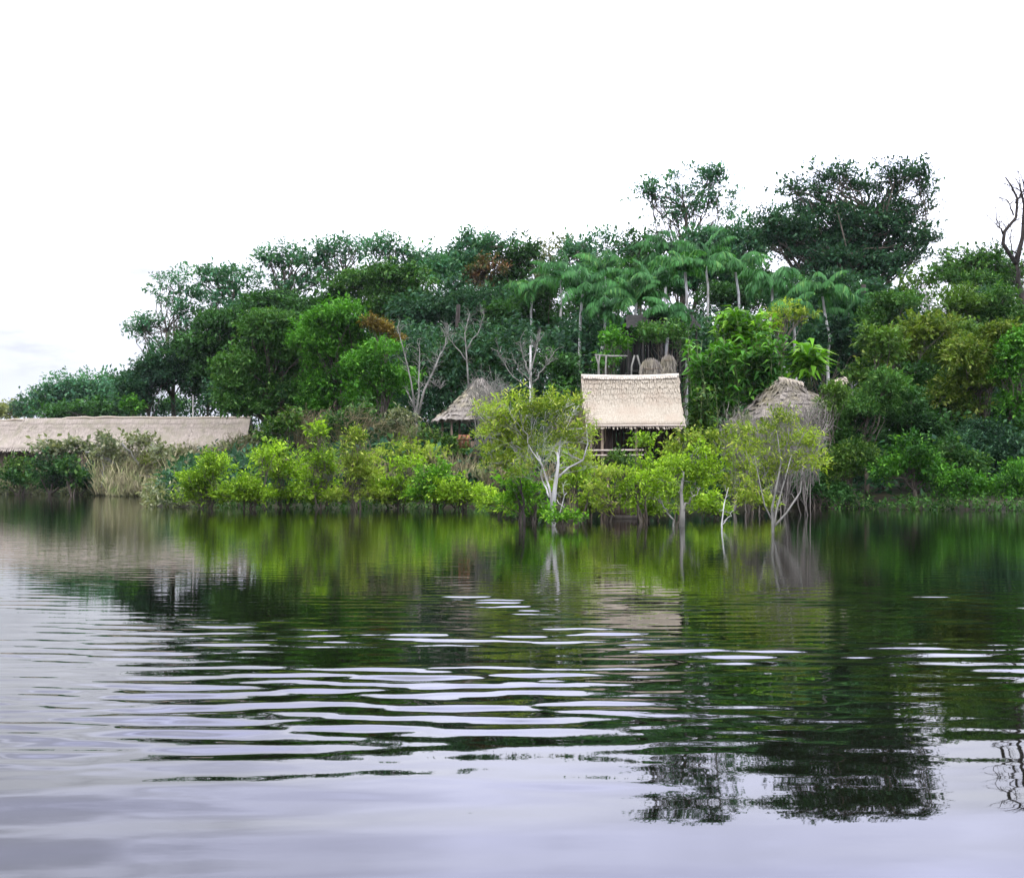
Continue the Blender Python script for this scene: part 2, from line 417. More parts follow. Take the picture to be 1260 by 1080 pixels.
sl = bpy.data.lights.new('sun', 'SUN'); sl.energy = 1.5; sl.angle = radians(14); sl.color = (1, .96, .9)
so = bpy.data.objects.new('sun', sl); COL.objects.link(so)
dirv = Vector((sin(SUN_AZ)*cos(SUN_EL), cos(SUN_AZ)*cos(SUN_EL), sin(SUN_EL)))
so.rotation_euler = dirv.to_track_quat('Z', 'Y').to_euler(); so.location = dirv*50
vs = SC.view_settings; vs.view_transform = 'Standard'; vs.look = 'None'; vs.exposure = 0; vs.gamma = 1

# ---- ground
def grid(xs, ys, f):
    Xg, Yg = np.meshgrid(xs, ys); Zg = f(Xg, Yg)
    V = np.stack([Xg, Yg, Zg], -1).reshape(-1, 3)
    nx = len(xs); i = np.arange(len(ys)-1)[:, None]*nx+np.arange(nx-1)[None]
    return V, np.stack([i, i+1, i+nx+1, i+nx], -1).reshape(-1, 4)
xs = np.r_[np.arange(-900, -80, 40), np.arange(-80, 80, 1.0), np.arange(80, 901, 40)]
ys = np.r_[np.arange(-60, 40, 20), np.arange(40, 130, 1.0), np.arange(130, 1500, 60)]
V, Q = grid(xs, ys, gz)
gmat = rough_mat('bank_soil', (.018,.015,.009), (.045,.038,.022), .8, detail=8, c3=(.035,.06,.018), bump=.6)
me = make_mesh('ground', V, [Q], True); me.materials.append(gmat)
g = bpy.data.objects.new('ground', me); COL.objects.link(g); tag(g, None, None, None, 'structure')

# ---- water
WAVES = [(.40, -.02, .50, 0), (.36, .17, .48, 1.3), (.43, -.22, .46, 2.2), (.30, .09, .40, .7), (.25, -.15, .36, 4.0), (.56, .12, .16, 5.0), (.19, .26, .28, 2.0), (.15, -.3, .20, 3.0)]
def wave(x, y):
    ph = y - .03*x - .013*(x-1)**2*np.where(x < 1, 1, .2) + .5*(fbm(x*.35, y*.3, 21)-.45)
    band = np.exp(-((y-8.5)/3.0)**2)*smooth(4.3, 6.8, y)
    a = 0
    for (lam, th_, amp, p0) in WAVES:
        a = a + amp*lam*np.sin(2*pi*(ph+th_*x)/lam+p0)
    g1 = np.clip(fbm(x*.33+3, y*.8, 31, 3)*2.8-.65, .15, 1.4)
    h = a*band*g1*.0150*(1-.12*smooth(1.6, 3.4, x))
    far = smooth(9.0, 11.5, y)*(1-.8*smooth(14, 21, y))
    h = h + far*a*.0075*np.clip(fbm(x*.3, y*.35, 41)*3-.9, 0, 2)*(1-.3*smooth(-1, -5, x))
    near = 1-smooth(5.2, 8.0, y)
    h = h + near*(.006*np.sin(2*pi*(y-.22*x)/1.5+.8)*fbm(x*.3, y*.5, 51) + .0035*np.sin(2*pi*(y-.1*x)/.7)*fbm(x*.5, y*.5, 55))*(1-.5*smooth(-.6, 1.2, x))
    return h
xs = np.r_[np.arange(-900, -60, 60), np.arange(-60, -12, 2.0), np.arange(-12, 12, .09), np.arange(12, 60, 2.0), np.arange(60, 901, 60)]
ys = np.r_[-300, -100, -40, -10, np.arange(-2, 3.5, .12), np.arange(3.5, 15, .024), np.arange(15, 26, .10), np.arange(26, 60, .5), np.arange(60, 120, 2), 200]
V, Q = grid(xs, ys, lambda a, b: wave(a, b)*(np.abs(a) < 40)*(b > -3))
m, n, l = new_mat('river_water')
out = n.new('ShaderNodeOutputMaterial'); p = n.new('ShaderNodeBsdfPrincipled')
p.inputs['Base Color'].default_value = (.0025, .0028, .0015, 1); p.inputs['Roughness'].default_value = .02; p.inputs['IOR'].default_value = 1.45
tc = n.new('ShaderNodeTexCoord'); mp = n.new('ShaderNodeMapping'); mp.inputs['Scale'].default_value = (.55, 1.6, 1)
l.new(tc.outputs['Object'], mp.inputs['Vector'])
no = n.new('ShaderNodeTexNoise'); no.inputs['Scale'].default_value = 2.2; no.inputs['Detail'].default_value = 3; l.new(mp.outputs[0], no.inputs['Vector'])
sp = n.new('ShaderNodeSeparateXYZ'); l.new(tc.outputs['Object'], sp.inputs[0])
mr = n.new('ShaderNodeMapRange'); mr.inputs['From Min'].default_value = 8; mr.inputs['From Max'].default_value = 26
mr.inputs['To Min'].default_value = .0006; mr.inputs['To Max'].default_value = .0048
l.new(sp.outputs['Y'], mr.inputs['Value'])
b = n.new('ShaderNodeBump'); b.inputs['Strength'].default_value = 1
mu = n.new('ShaderNodeMath'); mu.operation = 'MULTIPLY'; l.new(no.outputs['Fac'], mu.inputs[0]); l.new(mr.outputs[0], mu.inputs[1])
b.inputs['Distance'].default_value = 1.0
l.new(mu.outputs[0], b.inputs['Height']); l.new(b.outputs[0], p.inputs['Normal']); l.new(p.outputs[0], out.inputs['Surface'])
me = make_mesh('water', V, [Q], True); me.materials.append(m)
o = bpy.data.objects.new('water', me); COL.objects.link(o); tag(o, None, None, None, 'structure')

# ================================================================== BUILDINGS
def thatch_slope(mb, a, b, c, d_, layers=9, tufts=90, sag=.0, thick=.14, over=.18, rough=.05):
    """thatch between eave edge a-b and ridge edge d_-c, laid in courses, each course a row of straw tufts"""
    a, b, c, d_ = [np.array(q, float) for q in (a, b, c, d_)]
    Nn = np.cross(b-a, d_-a); Nn /= np.linalg.norm(Nn)
    if Nn[2] < 0: Nn = -Nn
    nx, ny = 26, 12
    u, v = np.meshgrid(np.linspace(0, 1, nx), np.linspace(0, 1, ny))
    def pt(u, v):
        u = u[..., None]; v = v[..., None]
        lo = a*(1-u)+b*u; hi = d_*(1-u)+c*u
        P = lo*(1-v)+hi*v
        P = P - Nn*(np.sin(v*pi)*sag)
        return P
    P = pt(u, v); Pz = P + Nn*(rng.normal(size=u.shape)*rough*.25)[..., None]
    V = np.vstack([Pz.reshape(-1, 3), (P-Nn*thick).reshape(-1, 3)])
    i = np.arange(ny-1)[:, None]*nx+np.arange(nx-1)[None]
    q = np.stack([i, i+1, i+nx+1, i+nx], -1).reshape(-1, 4); q2 = q[:, ::-1]+nx*ny
    e = []
    for k in range(nx-1): e += [[k, k+nx*ny, k+1+nx*ny, k+1], [k+(ny-1)*nx, k+1+(ny-1)*nx, k+1+(ny-1)*nx+nx*ny, k+(ny-1)*nx+nx*ny]]
    for k in range(ny-1): e += [[k*nx, (k+1)*nx, (k+1)*nx+nx*ny, k*nx+nx*ny], [k*nx+nx-1, k*nx+nx-1+nx*ny, (k+1)*nx+nx-1+nx*ny, (k+1)*nx+nx-1]]
    mb.add(V, np.vstack([q, q2, np.array(e)]))
    up = (d_-a)+(c-b); Ls = np.linalg.norm(up)/2; up /= np.linalg.norm(up)
    side = (b-a)/np.linalg.norm(b-a); W = np.linalg.norm(b-a)/tufts
    for k in range(layers):
        vv = (k+.95+rng.normal(size=tufts)*.16)/layers; vv = np.clip(vv, 0, 1); uu = np.linspace(0, 1, tufts)+rng.normal(size=tufts)*.3/tufts
        uu = np.clip(uu, 0, 1)
        top = pt(uu, vv) + Nn*(.012+rng.uniform(0, rough*.2, tufts))[:, None]
        L = Ls/layers*1.25*rng.uniform(.85, 1.12, tufts) + (over*rng.uniform(.4, 1.2, tufts) if k == 0 else 0)
        bot = top - up*L[:, None] + Nn*.004 + side*rng.normal(size=(tufts, 1))*.03
        w2 = W*rng.uniform(.55, .95, tufts)[:, None]
        V = np.stack([top-side*w2*.8, top+side*w2*.8, bot+side*w2*.6, bot-side*w2*.6], 1).reshape(-1, 3)
        mb.add(V, np.arange(tufts*4).reshape(-1, 4))

# ---- stilt hut in the middle
d = 62.0
hx0, hx1 = X(716, d), X(842, d); ez, rz_ = Z(522, d), Z(459, d)
hut = thing('stilt_hut', 'stilt hut with broad pale straw gable roof over a dark open veranda', 'hut', (X(779, d), d+1.5, 0), 'thatched huts on the bank')
r = MB(); yr = d+2.2
thatch_slope(r, (hx0+.25, d, ez), (hx1+.02, d, ez+.02), (hx1, yr, rz_+.04), (hx0+.12, yr, rz_-.06), 10, 120, .22)
thatch_slope(r, (hx1+.02, d+4.4, ez), (hx0+.1, d+4.4, ez), (hx0+.12, yr+.02, rz_-.06), (hx1, yr+.02, rz_+.04), 8, 80, .2)
ro = r.build('roof', THATCH, hut)
r = MB()
t = np.linspace(0, 1, 14); P = np.stack([hx0+.1+(hx1-hx0-.08)*t, np.full(14, yr+.01), rz_+.02-.10*np.sin(t*pi*.9)+.08*t], 1)
r.tube(P, np.full(14, .13), 8)
for s in np.linspace(.03, .97, 40):
    x = hx0+.1+(hx1-hx0-.1)*s; z = rz_+.02-.10*sin(s*pi*.9)+.08*s
    r.box((x, yr-.14, z-.06+rng.uniform(-.02, .02)), (.12, .03, .26), rx=-.75)
o = r.build('ridge_cap', RIDGE, hut); o.parent = ro
r = MB(); P = [(hx0+.25, d-.1, ez-.09), (hx1+.02, d-.1, ez-.07)]
r.tube(P, [.05, .05], 6); o = r.build('eave_pole', WOODP, hut); o.parent = ro
fz = 2.15
r = MB()
for i in range(26):
    r.box((hx0+.5+i*.21, d+2.1, fz), (.2, 3.9, .06))
r.box((hx0+3.1, d+.1, fz-.1), (5.5, .1, .12)); r.build('floor', WOOD, hut)
for i, (x, y) in enumerate([(hx0+.5, d+.25), (hx0+1.15, d+.25), (hx0+3.1, d+.25), (hx1-.3, d+.25), (hx0+.5, d+3.9), (hx0+3.1, d+3.9), (hx1-.3, d+3.9)]):
    r = MB(); r.tube([(x, y, -.8), (x+.03, y, fz), (x+.02, y, ez-.05+.3*(y > d+3))], [.10, .085, .075], 7); r.build('stilt', WOOD, hut, smooth_=True)
r = MB()
for i in range(24): r.box((hx0+.6+i*.22, d+3.2, (fz+ez)/2+.1), (.2, .04, ez-fz+.5))
for s in (hx0+.55, hx1-.3):
    for i in range(9): r.box((s, d+1.3+i*.22, (fz+ez)/2+.1), (.04, .2, ez-fz+.5))
r.build('wall', WOODD, hut)
r = MB()
for i in range(5): r.box((hx0+.75+i*.24, d+.95, (fz+ez)/2+.2), (.22, .03, ez-fz+.3))
r.build('side_wall', WOODD, hut)
r = MB()
zr = Z(554, d)
r.tube([(hx0+.3, d+.12, zr), (hx0+3.5, d+.1, zr+.02)], [.055, .05], 6); r.tube([(hx0+.3, d+.12, zr-.28), (hx0+3.5, d+.1, zr-.26)], [.045, .04], 6)
r.build('railing', WOODP, hut)
r = MB()
for i in range(5): r.box((hx0+1.9, d-.25-i*.34, fz-.2-i*.42), (1.0, .3, .05))
for s in (-.5, .5): r.tube([(hx0+1.9+s, d+.1, fz), (hx0+1.9+s, d-1.9, -.3)], [.05, .05], 6)
r.build('steps', WOOD, hut)

# ---- small conical hut on the left
def conical_hut(name, label, d, px, apex, eave, rx, mat, wall, fz_, sq=.8, sides=44, part='wall', skew=0, pile=5, wallfrac=.72, bow=0.0):
    cx, cy = X(px, d), d+rx/F*d
    R = rx/F*d; za, ze = Z(apex, d), Z(eave, d)
    h = thing(name, label, 'hut', (cx, cy, 0), 'thatched huts on the bank')
    m = MB(); 
    for lay in range(9):
        f0, f1 = lay/9, (lay+1.25)/9
        k = sides
        an = np.arange(k)*2*pi/k + rng.uniform(0, 1)
        def ring(f, ex):
            rr = R*(.04+.96*np.power(f, 1+bow)); z = za-(za-ze)*f
            return np.stack([cx+skew*(1-f)+np.cos(an+ex)*rr*(1+rng.normal(size=k)*.02), cy+np.sin(an+ex)*rr*sq, np.full(k, z)+rng.normal(size=k)*.05], 1)
        w_ = pi/k*1.25
        lift = .06
        A, B, C_, D_ = ring(f0, -w_), ring(f0, w_), ring(min(f1, 1.06), w_*1.05), ring(min(f1, 1.06), -w_*1.05)
        C_[:, 2] += lift; D_[:, 2] += lift
        m.add(np.stack([A, B, C_, D_], 1).reshape(-1, 3), np.arange(k*4).reshape(-1, 4))
    n_ = 600; a = rng.uniform(0, 2*pi, n_); f = rng.uniform(.03, 1, n_); rr = R*(.04+.96*f**(1+bow))
    P = np.stack([cx+skew*(1-f)+np.cos(a)*rr, cy+np.sin(a)*rr*sq, za-(za-ze)*f+.12], 1)
    D = np.stack([np.cos(a)*R, np.sin(a)*R*sq, np.full(n_, -(za-ze))], 1)+unit(n_)*R*.25
    m.leaves(P, D, np.stack([np.cos(a), np.sin(a), np.full(n_, .8)], 1), rng.uniform(.3, .7, n_), rng.uniform(.05, .12, n_))
    m.build('roof', mat, h)
    m = MB(); k = 7
    for i in range(k):
        a = i*2*pi/k+.35; m2 = MB()
        m2.tube([(cx+cos(a)*R*.8, cy+sin(a)*R*sq*.8, -.9), (cx+cos(a)*R*.8, cy+sin(a)*R*sq*.8, ze+.15)], [.09, .07], 6); m2.build('post', WOOD, h)
    m.add(*[x for x in (lambda a: (np.vstack([np.stack([cx+np.cos(a)*R*.85, cy+np.sin(a)*R*sq*.85, np.full(len(a), fz_)], 1), np.stack([cx+np.cos(a)*R*.85, cy+np.sin(a)*R*sq*.85, np.full(len(a), fz_-.15)], 1)]), None))(np.arange(12)*2*pi/12)][:1])
    V = np.vstack(m.v); m = MB(); c0 = len(V); V = np.vstack([V, [cx, cy, fz_], [cx, cy, fz_-.15]])
    m.add(V, [[i, (i+1) % 12, 12+(i+1) % 12, 12+i] for i in range(12)], [[c0, i, (i+1) % 12] for i in range(12)]+[[c0+1, 12+(i+1) % 12, 12+i] for i in range(12)])
    m.build('floor', WOOD, h)
    m = MB(); k = 34; zt = ze if wall == 'full' else fz_+.9
    for i in range(k):
        a = i*2*pi/k
        m.box((cx+cos(a)*R*.76, cy+sin(a)*R*sq*.76, (fz_+zt)/2+rng.uniform(-.03, .03)), (2*pi*R*.76/k*.9, .05, zt-fz_), rz=a+pi/2)
    m.build(part, WOOD, h)
    return h, cx, cy, R
h, cx, cy, R = conical_hut('thatched_hut', 'small open hut with a sagging grey cone of thatch above red planks', 66, 586, 461, 515, 57, THATCHG, 'half', Z(560, 66), skew=.15, bow=.12)
m = MB()
for i in range(3): m.box((X(566+i*5, 65.5), 65.6, Z(543, 65.5)), (.2, .05, .8))
m.box((X(571, 65.5), 65.55, Z(540, 65.5)), (.9, .05, .08)); m.build('plank_panel', WOODR, h)
m = MB()
for i in range(11): m.box((cx-1.3+i*.3, cy-R*.9, Z(572, 66)), (.27, .06, 1.6+.2*sin(i*5)))
m.build('base_boards', WOOD, h)
h, cx, cy, R = conical_hut('thatched_hut', 'brown conical thatched hut with a torn pale cap half hidden by olive trees', 63, 998, 460, 512, 78, THATCHB, 'half', Z(575, 63), skew=-.7, bow=.02)
m = MB(); k = 70; ap = np.array([X(979, 63), cy, Z(456, 63)])
t = rng.uniform(-.15, 1, k); P = ap+np.stack([t*1.25, rng.normal(size=k)*.06-.1, -.28*np.abs(t)], 1)
m.leaves(P, np.stack([.35+rng.normal(size=k)*.15, -.5+rng.normal(size=k)*.15, np.full(k, -.75)], 1), np.tile([0, -.7, .7], (k, 1)), rng.uniform(.3, .6, k), rng.uniform(.08, .18, k))
o = m.build('ridge_cap', THATCH, h); o.parent = [c for c in h.children if c.name.startswith('roof')][0]
m = MB(); k = 40; ap = np.array([X(1038, 62), 62.4, Z(466, 62)])
m.leaves(ap+rng.normal(size=(k, 3))*.1, np.stack([rng.normal(size=k)*.8, rng.normal(size=k)*.4-.3, np.full(k, -.5)], 1), np.tile([0, -.4, .9], (k, 1)), rng.uniform(.25, .6, k), rng.uniform(.07, .14, k))
m.build('torn_cap', THATCH, h)

# ---- longhouse on the left
d = 112.0
lh = thing('longhouse', 'long low stilt house with a pinkish thatched roof stretching along the left bank', 'longhouse', (X(140, d), d+3, 0))
x0, x1 = X(-130, d), X(300, d)
r = MB(); seg = 6; prev = None
for i in range(seg):
    xa, xb = x0+(x1-x0)*i/seg, x0+(x1-x0)*(i+1)/seg
    za = Z(515.5 if i < 2 else 512.5, d); e0 = Z(552, d)
    thatch_slope(r, (xa+.03, d, e0), (xb-.03, d, e0), (xb-.03, d+3.0, za), (xa+.03, d+3.0, za), 7, 64, .12, .16, .25, .07)
    thatch_slope(r, (xb-.03, d+6, e0), (xa+.03, d+6, e0), (xa+.03, d+3.05, za), (xb-.03, d+3.05, za), 5, 40, .12)
ro = r.build('roof', THATCHP, lh)
r = MB(); t = np.linspace(x0, x1, 40)
r.tube(np.stack([t, np.full(40, d+3), np.where(t < X(62, d), Z(515, d), Z(511.8, d))+rng.normal(size=40)*.03], 1), np.full(40, .12), 7)
o = r.build('ridge_cap', THATCH, lh); o.parent = ro
r = MB(); e0 = Z(556, d)
nn = int((x1-x0-1)/.3)
for i in range(nn): r.box((x0+.6+i*.3, d+1.2, (e0+1.9)/2+.2), (.28, .05, e0-1.5))
r.build('wall', WOOD, lh)
r = MB(); r.box(((x0+x1)/2, d+2.6, 1.55), (x1-x0-.6, 4.6, .18)); r.build('floor', WOODD, lh)
for i in range(16):
    for y in (d+.4, d+5):
        r = MB(); x = x0+.5+i*(x1-x0-1)/15; r.tube([(x, y, -1.2), (x, y, Z(553, d))], [.12, .1], 6); r.build('stilt', WOOD, lh)
for i in range(4):
    x = X(-60+i*85, d); r = MB(); r.box((x, d+1.15, 3.4), (1.3, .06, 1.1)); r.build('window', WOODD, lh)

BLK = rough_mat('shade_black_wood', (.010,.010,.008), (.026,.024,.020), 5, (1,1,.3), island=.25)  # near-black shed wood, with the open interior's shade put into the colour
# ---- dark shed behind the hut
d = 78.0
sh = thing('storage_shed', 'dark open shed with a low black roof behind the pale straw roof', 'shed', (X(815, d), d+2, 2), 'thatched huts on the bank')
r = MB(); thatch_slope(r, (X(770, d), d, Z(402, d)), (X(862, d), d, Z(402, d)), (X(858, d), d+2.5, Z(381, d)), (X(776, d), d+2.5, Z(381, d)), 6, 50)
thatch_slope(r, (X(862, d), d+5, Z(402, d)), (X(770, d), d+5, Z(402, d)), (X(776, d), d+2.52, Z(381, d)), (X(858, d), d+2.52, Z(381, d)), 5, 40)
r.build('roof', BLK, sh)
for px in (774, 792, 815, 838, 858):
    for y in (d+.4, d+4.6):
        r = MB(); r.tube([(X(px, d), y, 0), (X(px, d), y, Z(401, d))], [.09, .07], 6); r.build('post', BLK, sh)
r = MB()
for i in range(22): r.box((X(772, d)+i*.24, d+4.3, Z(430, d)), (.22, .05, 4))
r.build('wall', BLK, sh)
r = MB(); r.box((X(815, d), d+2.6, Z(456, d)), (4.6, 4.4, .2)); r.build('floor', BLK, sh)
# ---- pale log rail and thatch bundles behind the ridge
d = 70.0
f = thing('log_rail', 'short pale log rail on crooked posts just above the straw ridge', 'rail', (X(752, d), d, 3.2))
r = MB(); r.tube([(X(732, d), d, Z(437, d)), (X(752, d), d+.1, Z(438, d)), (X(772, d), d, Z(438, d))], [.07, .06, .045], 7); r.build('rail', BARKG, f)
for a, b in ((733, 739), (738, 733), (746, 743), (781, 772), (784, 790)):
    r = MB(); r.tube([(X(a, d), d, Z(437, d)), (X((a+b)/2+1, d), d+.1, Z(450, d)), (X(b, d), d, 1)], [.06, .055, .06], 6); r.build('post', BARKG, f)
for i, (px, top, hw, lab) in enumerate(((801, 439, 13, 'wide round-topped thatch bundle standing above the straw ridge'), (822, 435, 7.5, 'narrow round-topped thatch bundle standing at the right end of the straw ridge'))):
    tb = thing('thatch_bundle', lab, 'thatch bundle', (X(px, d), d, 2.5), 'thatch bundles behind the hut')
    zt = Z(top, d); R = hw/F*d; m = MB(); k = 420
    for lay in range(5):
        u = rng.uniform(-1, 1, k//5); yy = rng.normal(size=k//5)*.16
        ztop = zt-R*.9*(1-np.sqrt(1-u**2))-rng.uniform(0, .12, k//5)-lay*.32
        P = np.stack([X(px, d)+u*R*(1+.05*lay)*.92, d+yy, ztop], 1)
        m.leaves(P, np.stack([u*.28+rng.normal(size=k//5)*.09, -np.sign(yy)*.05, np.full(k//5, -1.0)], 1), np.stack([rng.normal(size=k//5)*.3, np.sign(yy+.01), np.full(k//5, .2)], 1), rng.uniform(.45, .8, k//5), rng.uniform(.05, .11, k//5), .04)
    m.tube([(X(px, d), d, 2.2), (X(px, d), d, zt-.35)], [.14, .1], 7)
    m.build('straw', THATCHG, tb)
    m = MB(); m.tube([(X(px, d)-R*.75, d-.22, zt-R*1.1), (X(px, d), d-.26, zt-R*1.2), (X(px, d)+R*.75, d-.22, zt-R*1.1)], [.03, .03, .03], 5); m.build('binding', WOOD, tb)

lr = thing('landing_raft', 'square dark timber landing raft at the water in front of the straw-roofed hut', 'raft', (X(762, 44), 44, 0))
m = MB()
for i in range(9): m.box((X(745, 44)+i*.145, 44, .62), (.135, 1.6, .05))
m.build('deck', WOOD, lr)
m = MB()
for i in range(9): m.box((X(745, 44)+i*.145, 43.24, .28), (.14, .05, .60+.04*(i % 3)))
for i in range(10): m.box((X(779, 44), 43.35+i*.14, .28), (.05, .13, .6))
m.build('side_boards', WOODD, lr)
m = MB()
for y in (43.2, 44.8):
    m = MB(); m.tube([(X(743, 44), y, .02), (X(781, 44), y, .02)], [.13, .12], 8); m.build('log', BARKD, lr)
for px, t_ in ((788, 610), (741, 600)):
    m = MB(); m.tube([(X(px, 44), 43.1, -.6), (X(px+1, 44), 43.1, Z(t_, 44))], [.06, .05], 6); m.build('post', WOOD, lr)
# posts
for px, t_, dd, lab in ((237, 486, 104, 'thin white pole rising against the dark shrub behind the longhouse roof'), (652, 425, 76, 'slim white pole among dark leaves behind the small hut')):
    m = MB(); x = X(px, dd); g0 = float(gz(x, dd)); 
    dd2 = 118 if px == 237 else dd
    x = X(px, dd2); m.tube([(x, dd2, -.8), (x+.04, dd2, Z(t_, dd2))], [.09, .07], 6)
    o = m.build('pole', BARKW, loc=(x, dd2, 0)); tag(o, lab, 'pole', 'standing poles')

# ================================================================== FOREST
G1 = 'trees on the forest skyline'; G2 = 'trees below the skyline'; G3 = 'shrubs along the bank'; G4 = 'flooded trees standing in the river'
# far left
tree('distant_tree', 'far rounded grey-green tree beyond the left end of the forest', 'tree', 190, 95, [(98,487,36,22),(68,500,30,17),(120,490,28,22)], 'teal', G1, nc=10)
tree('distant_tree', 'far low tree where the forest edge meets the rounded grey-green one', 'tree', 200, 140, [(140,490,22,20),(152,480,16,16)], 'deep', G1, nc=6)
tree('distant_shrub', 'tiny pale yellowish shrub at the far left end of the longhouse roof', 'shrub', 230, 8, [(6,512,24,7)], 'fernpale', G1, nc=6)
tree('distant_shrub', 'long low hedge-like shrub closing the gap over the longhouse ridge', 'shrub', 150, 110, [(75,512,30,8),(120,510,34,10),(165,508,26,10),(215,506,24,10)], 'dark', G3, nc=9)
tree('distant_shrub', 'far low dark shrub between the pale yellowish one and the rounded tree', 'shrub', 220, 42, [(42,508,20,9)], 'deep', G1, nc=6)
# behind the longhouse
tree('broadleaf_tree', 'dark dense tree whose left side bulges over the longhouse roof', 'tree', 122, 190, [(182,468,30,32),(205,455,35,36),(175,490,30,22)], 'deep', G2, nc=10)
tree('broadleaf_tree', 'dark green tree behind the white pole at the longhouse', 'tree', 124, 245, [(245,460,42,42),(270,480,35,40)], 'dark', G2, nc=10)
tree('fern_shrub', 'bright feathery green shrub poking over the longhouse roof at the forest edge', 'shrub', 119, 168, [(166,500,17,16)], 'green', G3, nc=6, size=.8)
tree('broadleaf_tree', 'airy tree with loose tufts leaning left at the forest edge', 'tree', 126, 225, [(218,385,34,38),(250,410,40,40),(185,408,22,20),(172,406,13,8),(205,365,20,18)], 'teal', G1, k=.75, nc=8, cf=.30)
tree('broadleaf_tree', 'airy grey-green tree with tufted top just right of the leaning one', 'tree', 128, 290, [(290,362,42,32),(260,352,26,20),(305,385,50,35)], 'teal', G1, k=.85, nc=9, cf=.30)
tree('broadleaf_tree', 'tufted skyline tree rising behind the big round tree', 'tree', 130, 352, [(352,345,42,28),(335,325,24,12),(365,318,26,10),(390,340,30,26)], 'teal', G1, k=.9, nc=9, cf=.28)
tree('broadleaf_tree', 'dense shaded tree filling the gap above the big round tree', 'tree', 116, 305, [(300,415,55,42),(350,385,50,35),(250,430,40,40)], 'dark', G2, nc=10)
tree('broadleaf_tree', 'loose skyline tree between two lacy tops, thin grey-blue leaves', 'tree', 130, 425, [(420,325,30,20),(440,345,34,26),(398,330,16,14),(440,312,26,10)], 'teal', G1, k=.75, nc=8, cf=.28)
tree('broadleaf_tree', 'mid-height green tree with flat top above the amber vine', 'tree', 112, 470, [(455,355,45,30),(495,360,45,32),(470,385,50,25)], 'mid', G2, nc=10)
tree('broadleaf_tree', 'skyline tree with spiky frond-like top left of the rusty crown', 'tree', 124, 505, [(500,325,36,22),(530,335,34,28),(480,312,28,12)], 'teal', G1, k=1.1, nc=9, cf=.30)
tree('broadleaf_tree', 'tall dense tree directly left of the rusty crown', 'tree', 120, 572, [(570,322,26,24),(560,345,42,30),(590,305,30,10)], 'teal', G1, nc=9, cf=.34)
tree('broadleaf_tree', 'tree with a rust-red patch of leaves on the skyline', 'tree', 116, 602, [(600,336,17,14),(588,348,10,8)], 'rust', G1, nc=8, cf=.36)
tree('broadleaf_tree', 'dark round-headed tree behind the rusty crown', 'tree', 124, 618, [(612,312,24,14),(640,330,32,26),(625,350,36,26)], 'dark', G1, nc=9, cf=.34)
tree('broadleaf_tree', 'thin see-through tree in the skyline notch right of the rusty crown', 'tree', 132, 662, [(660,325,26,18),(672,340,26,22),(690,315,22,14)], 'grey', G1, k=.7, nc=8, cf=.28)
tree('broadleaf_tree', 'skyline tree with uneven flat top behind the left palms', 'tree', 124, 722, [(715,315,32,18),(745,312,30,18),(735,335,45,28)], 'teal', G1, k=1.0, nc=9, cf=.30)
tree('broadleaf_tree', 'dark low skyline tree left below the lacy emergent tree', 'tree', 126, 785, [(780,310,36,20),(800,325,40,28)], 'dark', G1, k=1.1, nc=9, cf=.32)
tree('broadleaf_tree', 'lacy emergent tree with scattered leaf tufts standing clear of the canopy', 'tree', 122, 852, [(808,250,22,16),(835,240,26,20),(865,238,26,22),(890,262,24,18),(850,268,40,16),(825,268,22,14),(880,228,20,10),(795,242,10,7)], 'teal', G1, k=.6, nc=6, cf=.28, tr=.32, shell=.4)
tree('broadleaf_tree', 'domed dark-topped tree right under the lacy emergent tree', 'tree', 118, 890, [(885,300,44,24),(925,292,34,24),(905,320,50,24)], 'teal', G1, nc=9, cf=.36)
tree('giant_tree', 'tallest broad tree with open upper limbs and dense blue-green lower crown', 'tree', 108, 1045, [(985,290,44,34),(1035,300,50,36),(1085,300,44,34),(1010,325,50,26),(1070,330,48,24),(950,290,22,28)], 'deep', G1, k=1.5, nc=12, cf=.34, tr=.5)
tree('giant_tree', 'high open-crowned tree spreading over the dense blue-green crown', 'tree', 110, 1058, [(1018,220,32,16),(1060,228,36,18),(1105,226,38,18),(1130,240,18,22),(980,240,24,12),(1010,250,34,20),(1075,258,36,22),(1118,270,28,20),(1140,298,16,6),(1128,318,18,14)], 'deep', G1, k=1.1, nc=8, cf=.30, tr=.42, size=1.1, shell=.45)
tree('broadleaf_tree', 'green flat-topped tree between the giant trees and the bare snag', 'tree', 96, 1195, [(1170,335,32,18),(1205,332,34,20),(1190,350,50,22),(1235,345,30,26)], 'mid', G1, nc=9, cf=.34)
tree('broadleaf_tree', 'slender dark tree filling the dip right of the giant trees', 'tree', 98, 1140, [(1128,350,26,18),(1120,375,40,24)], 'olive', G2, nc=8, cf=.32, k=1.2)
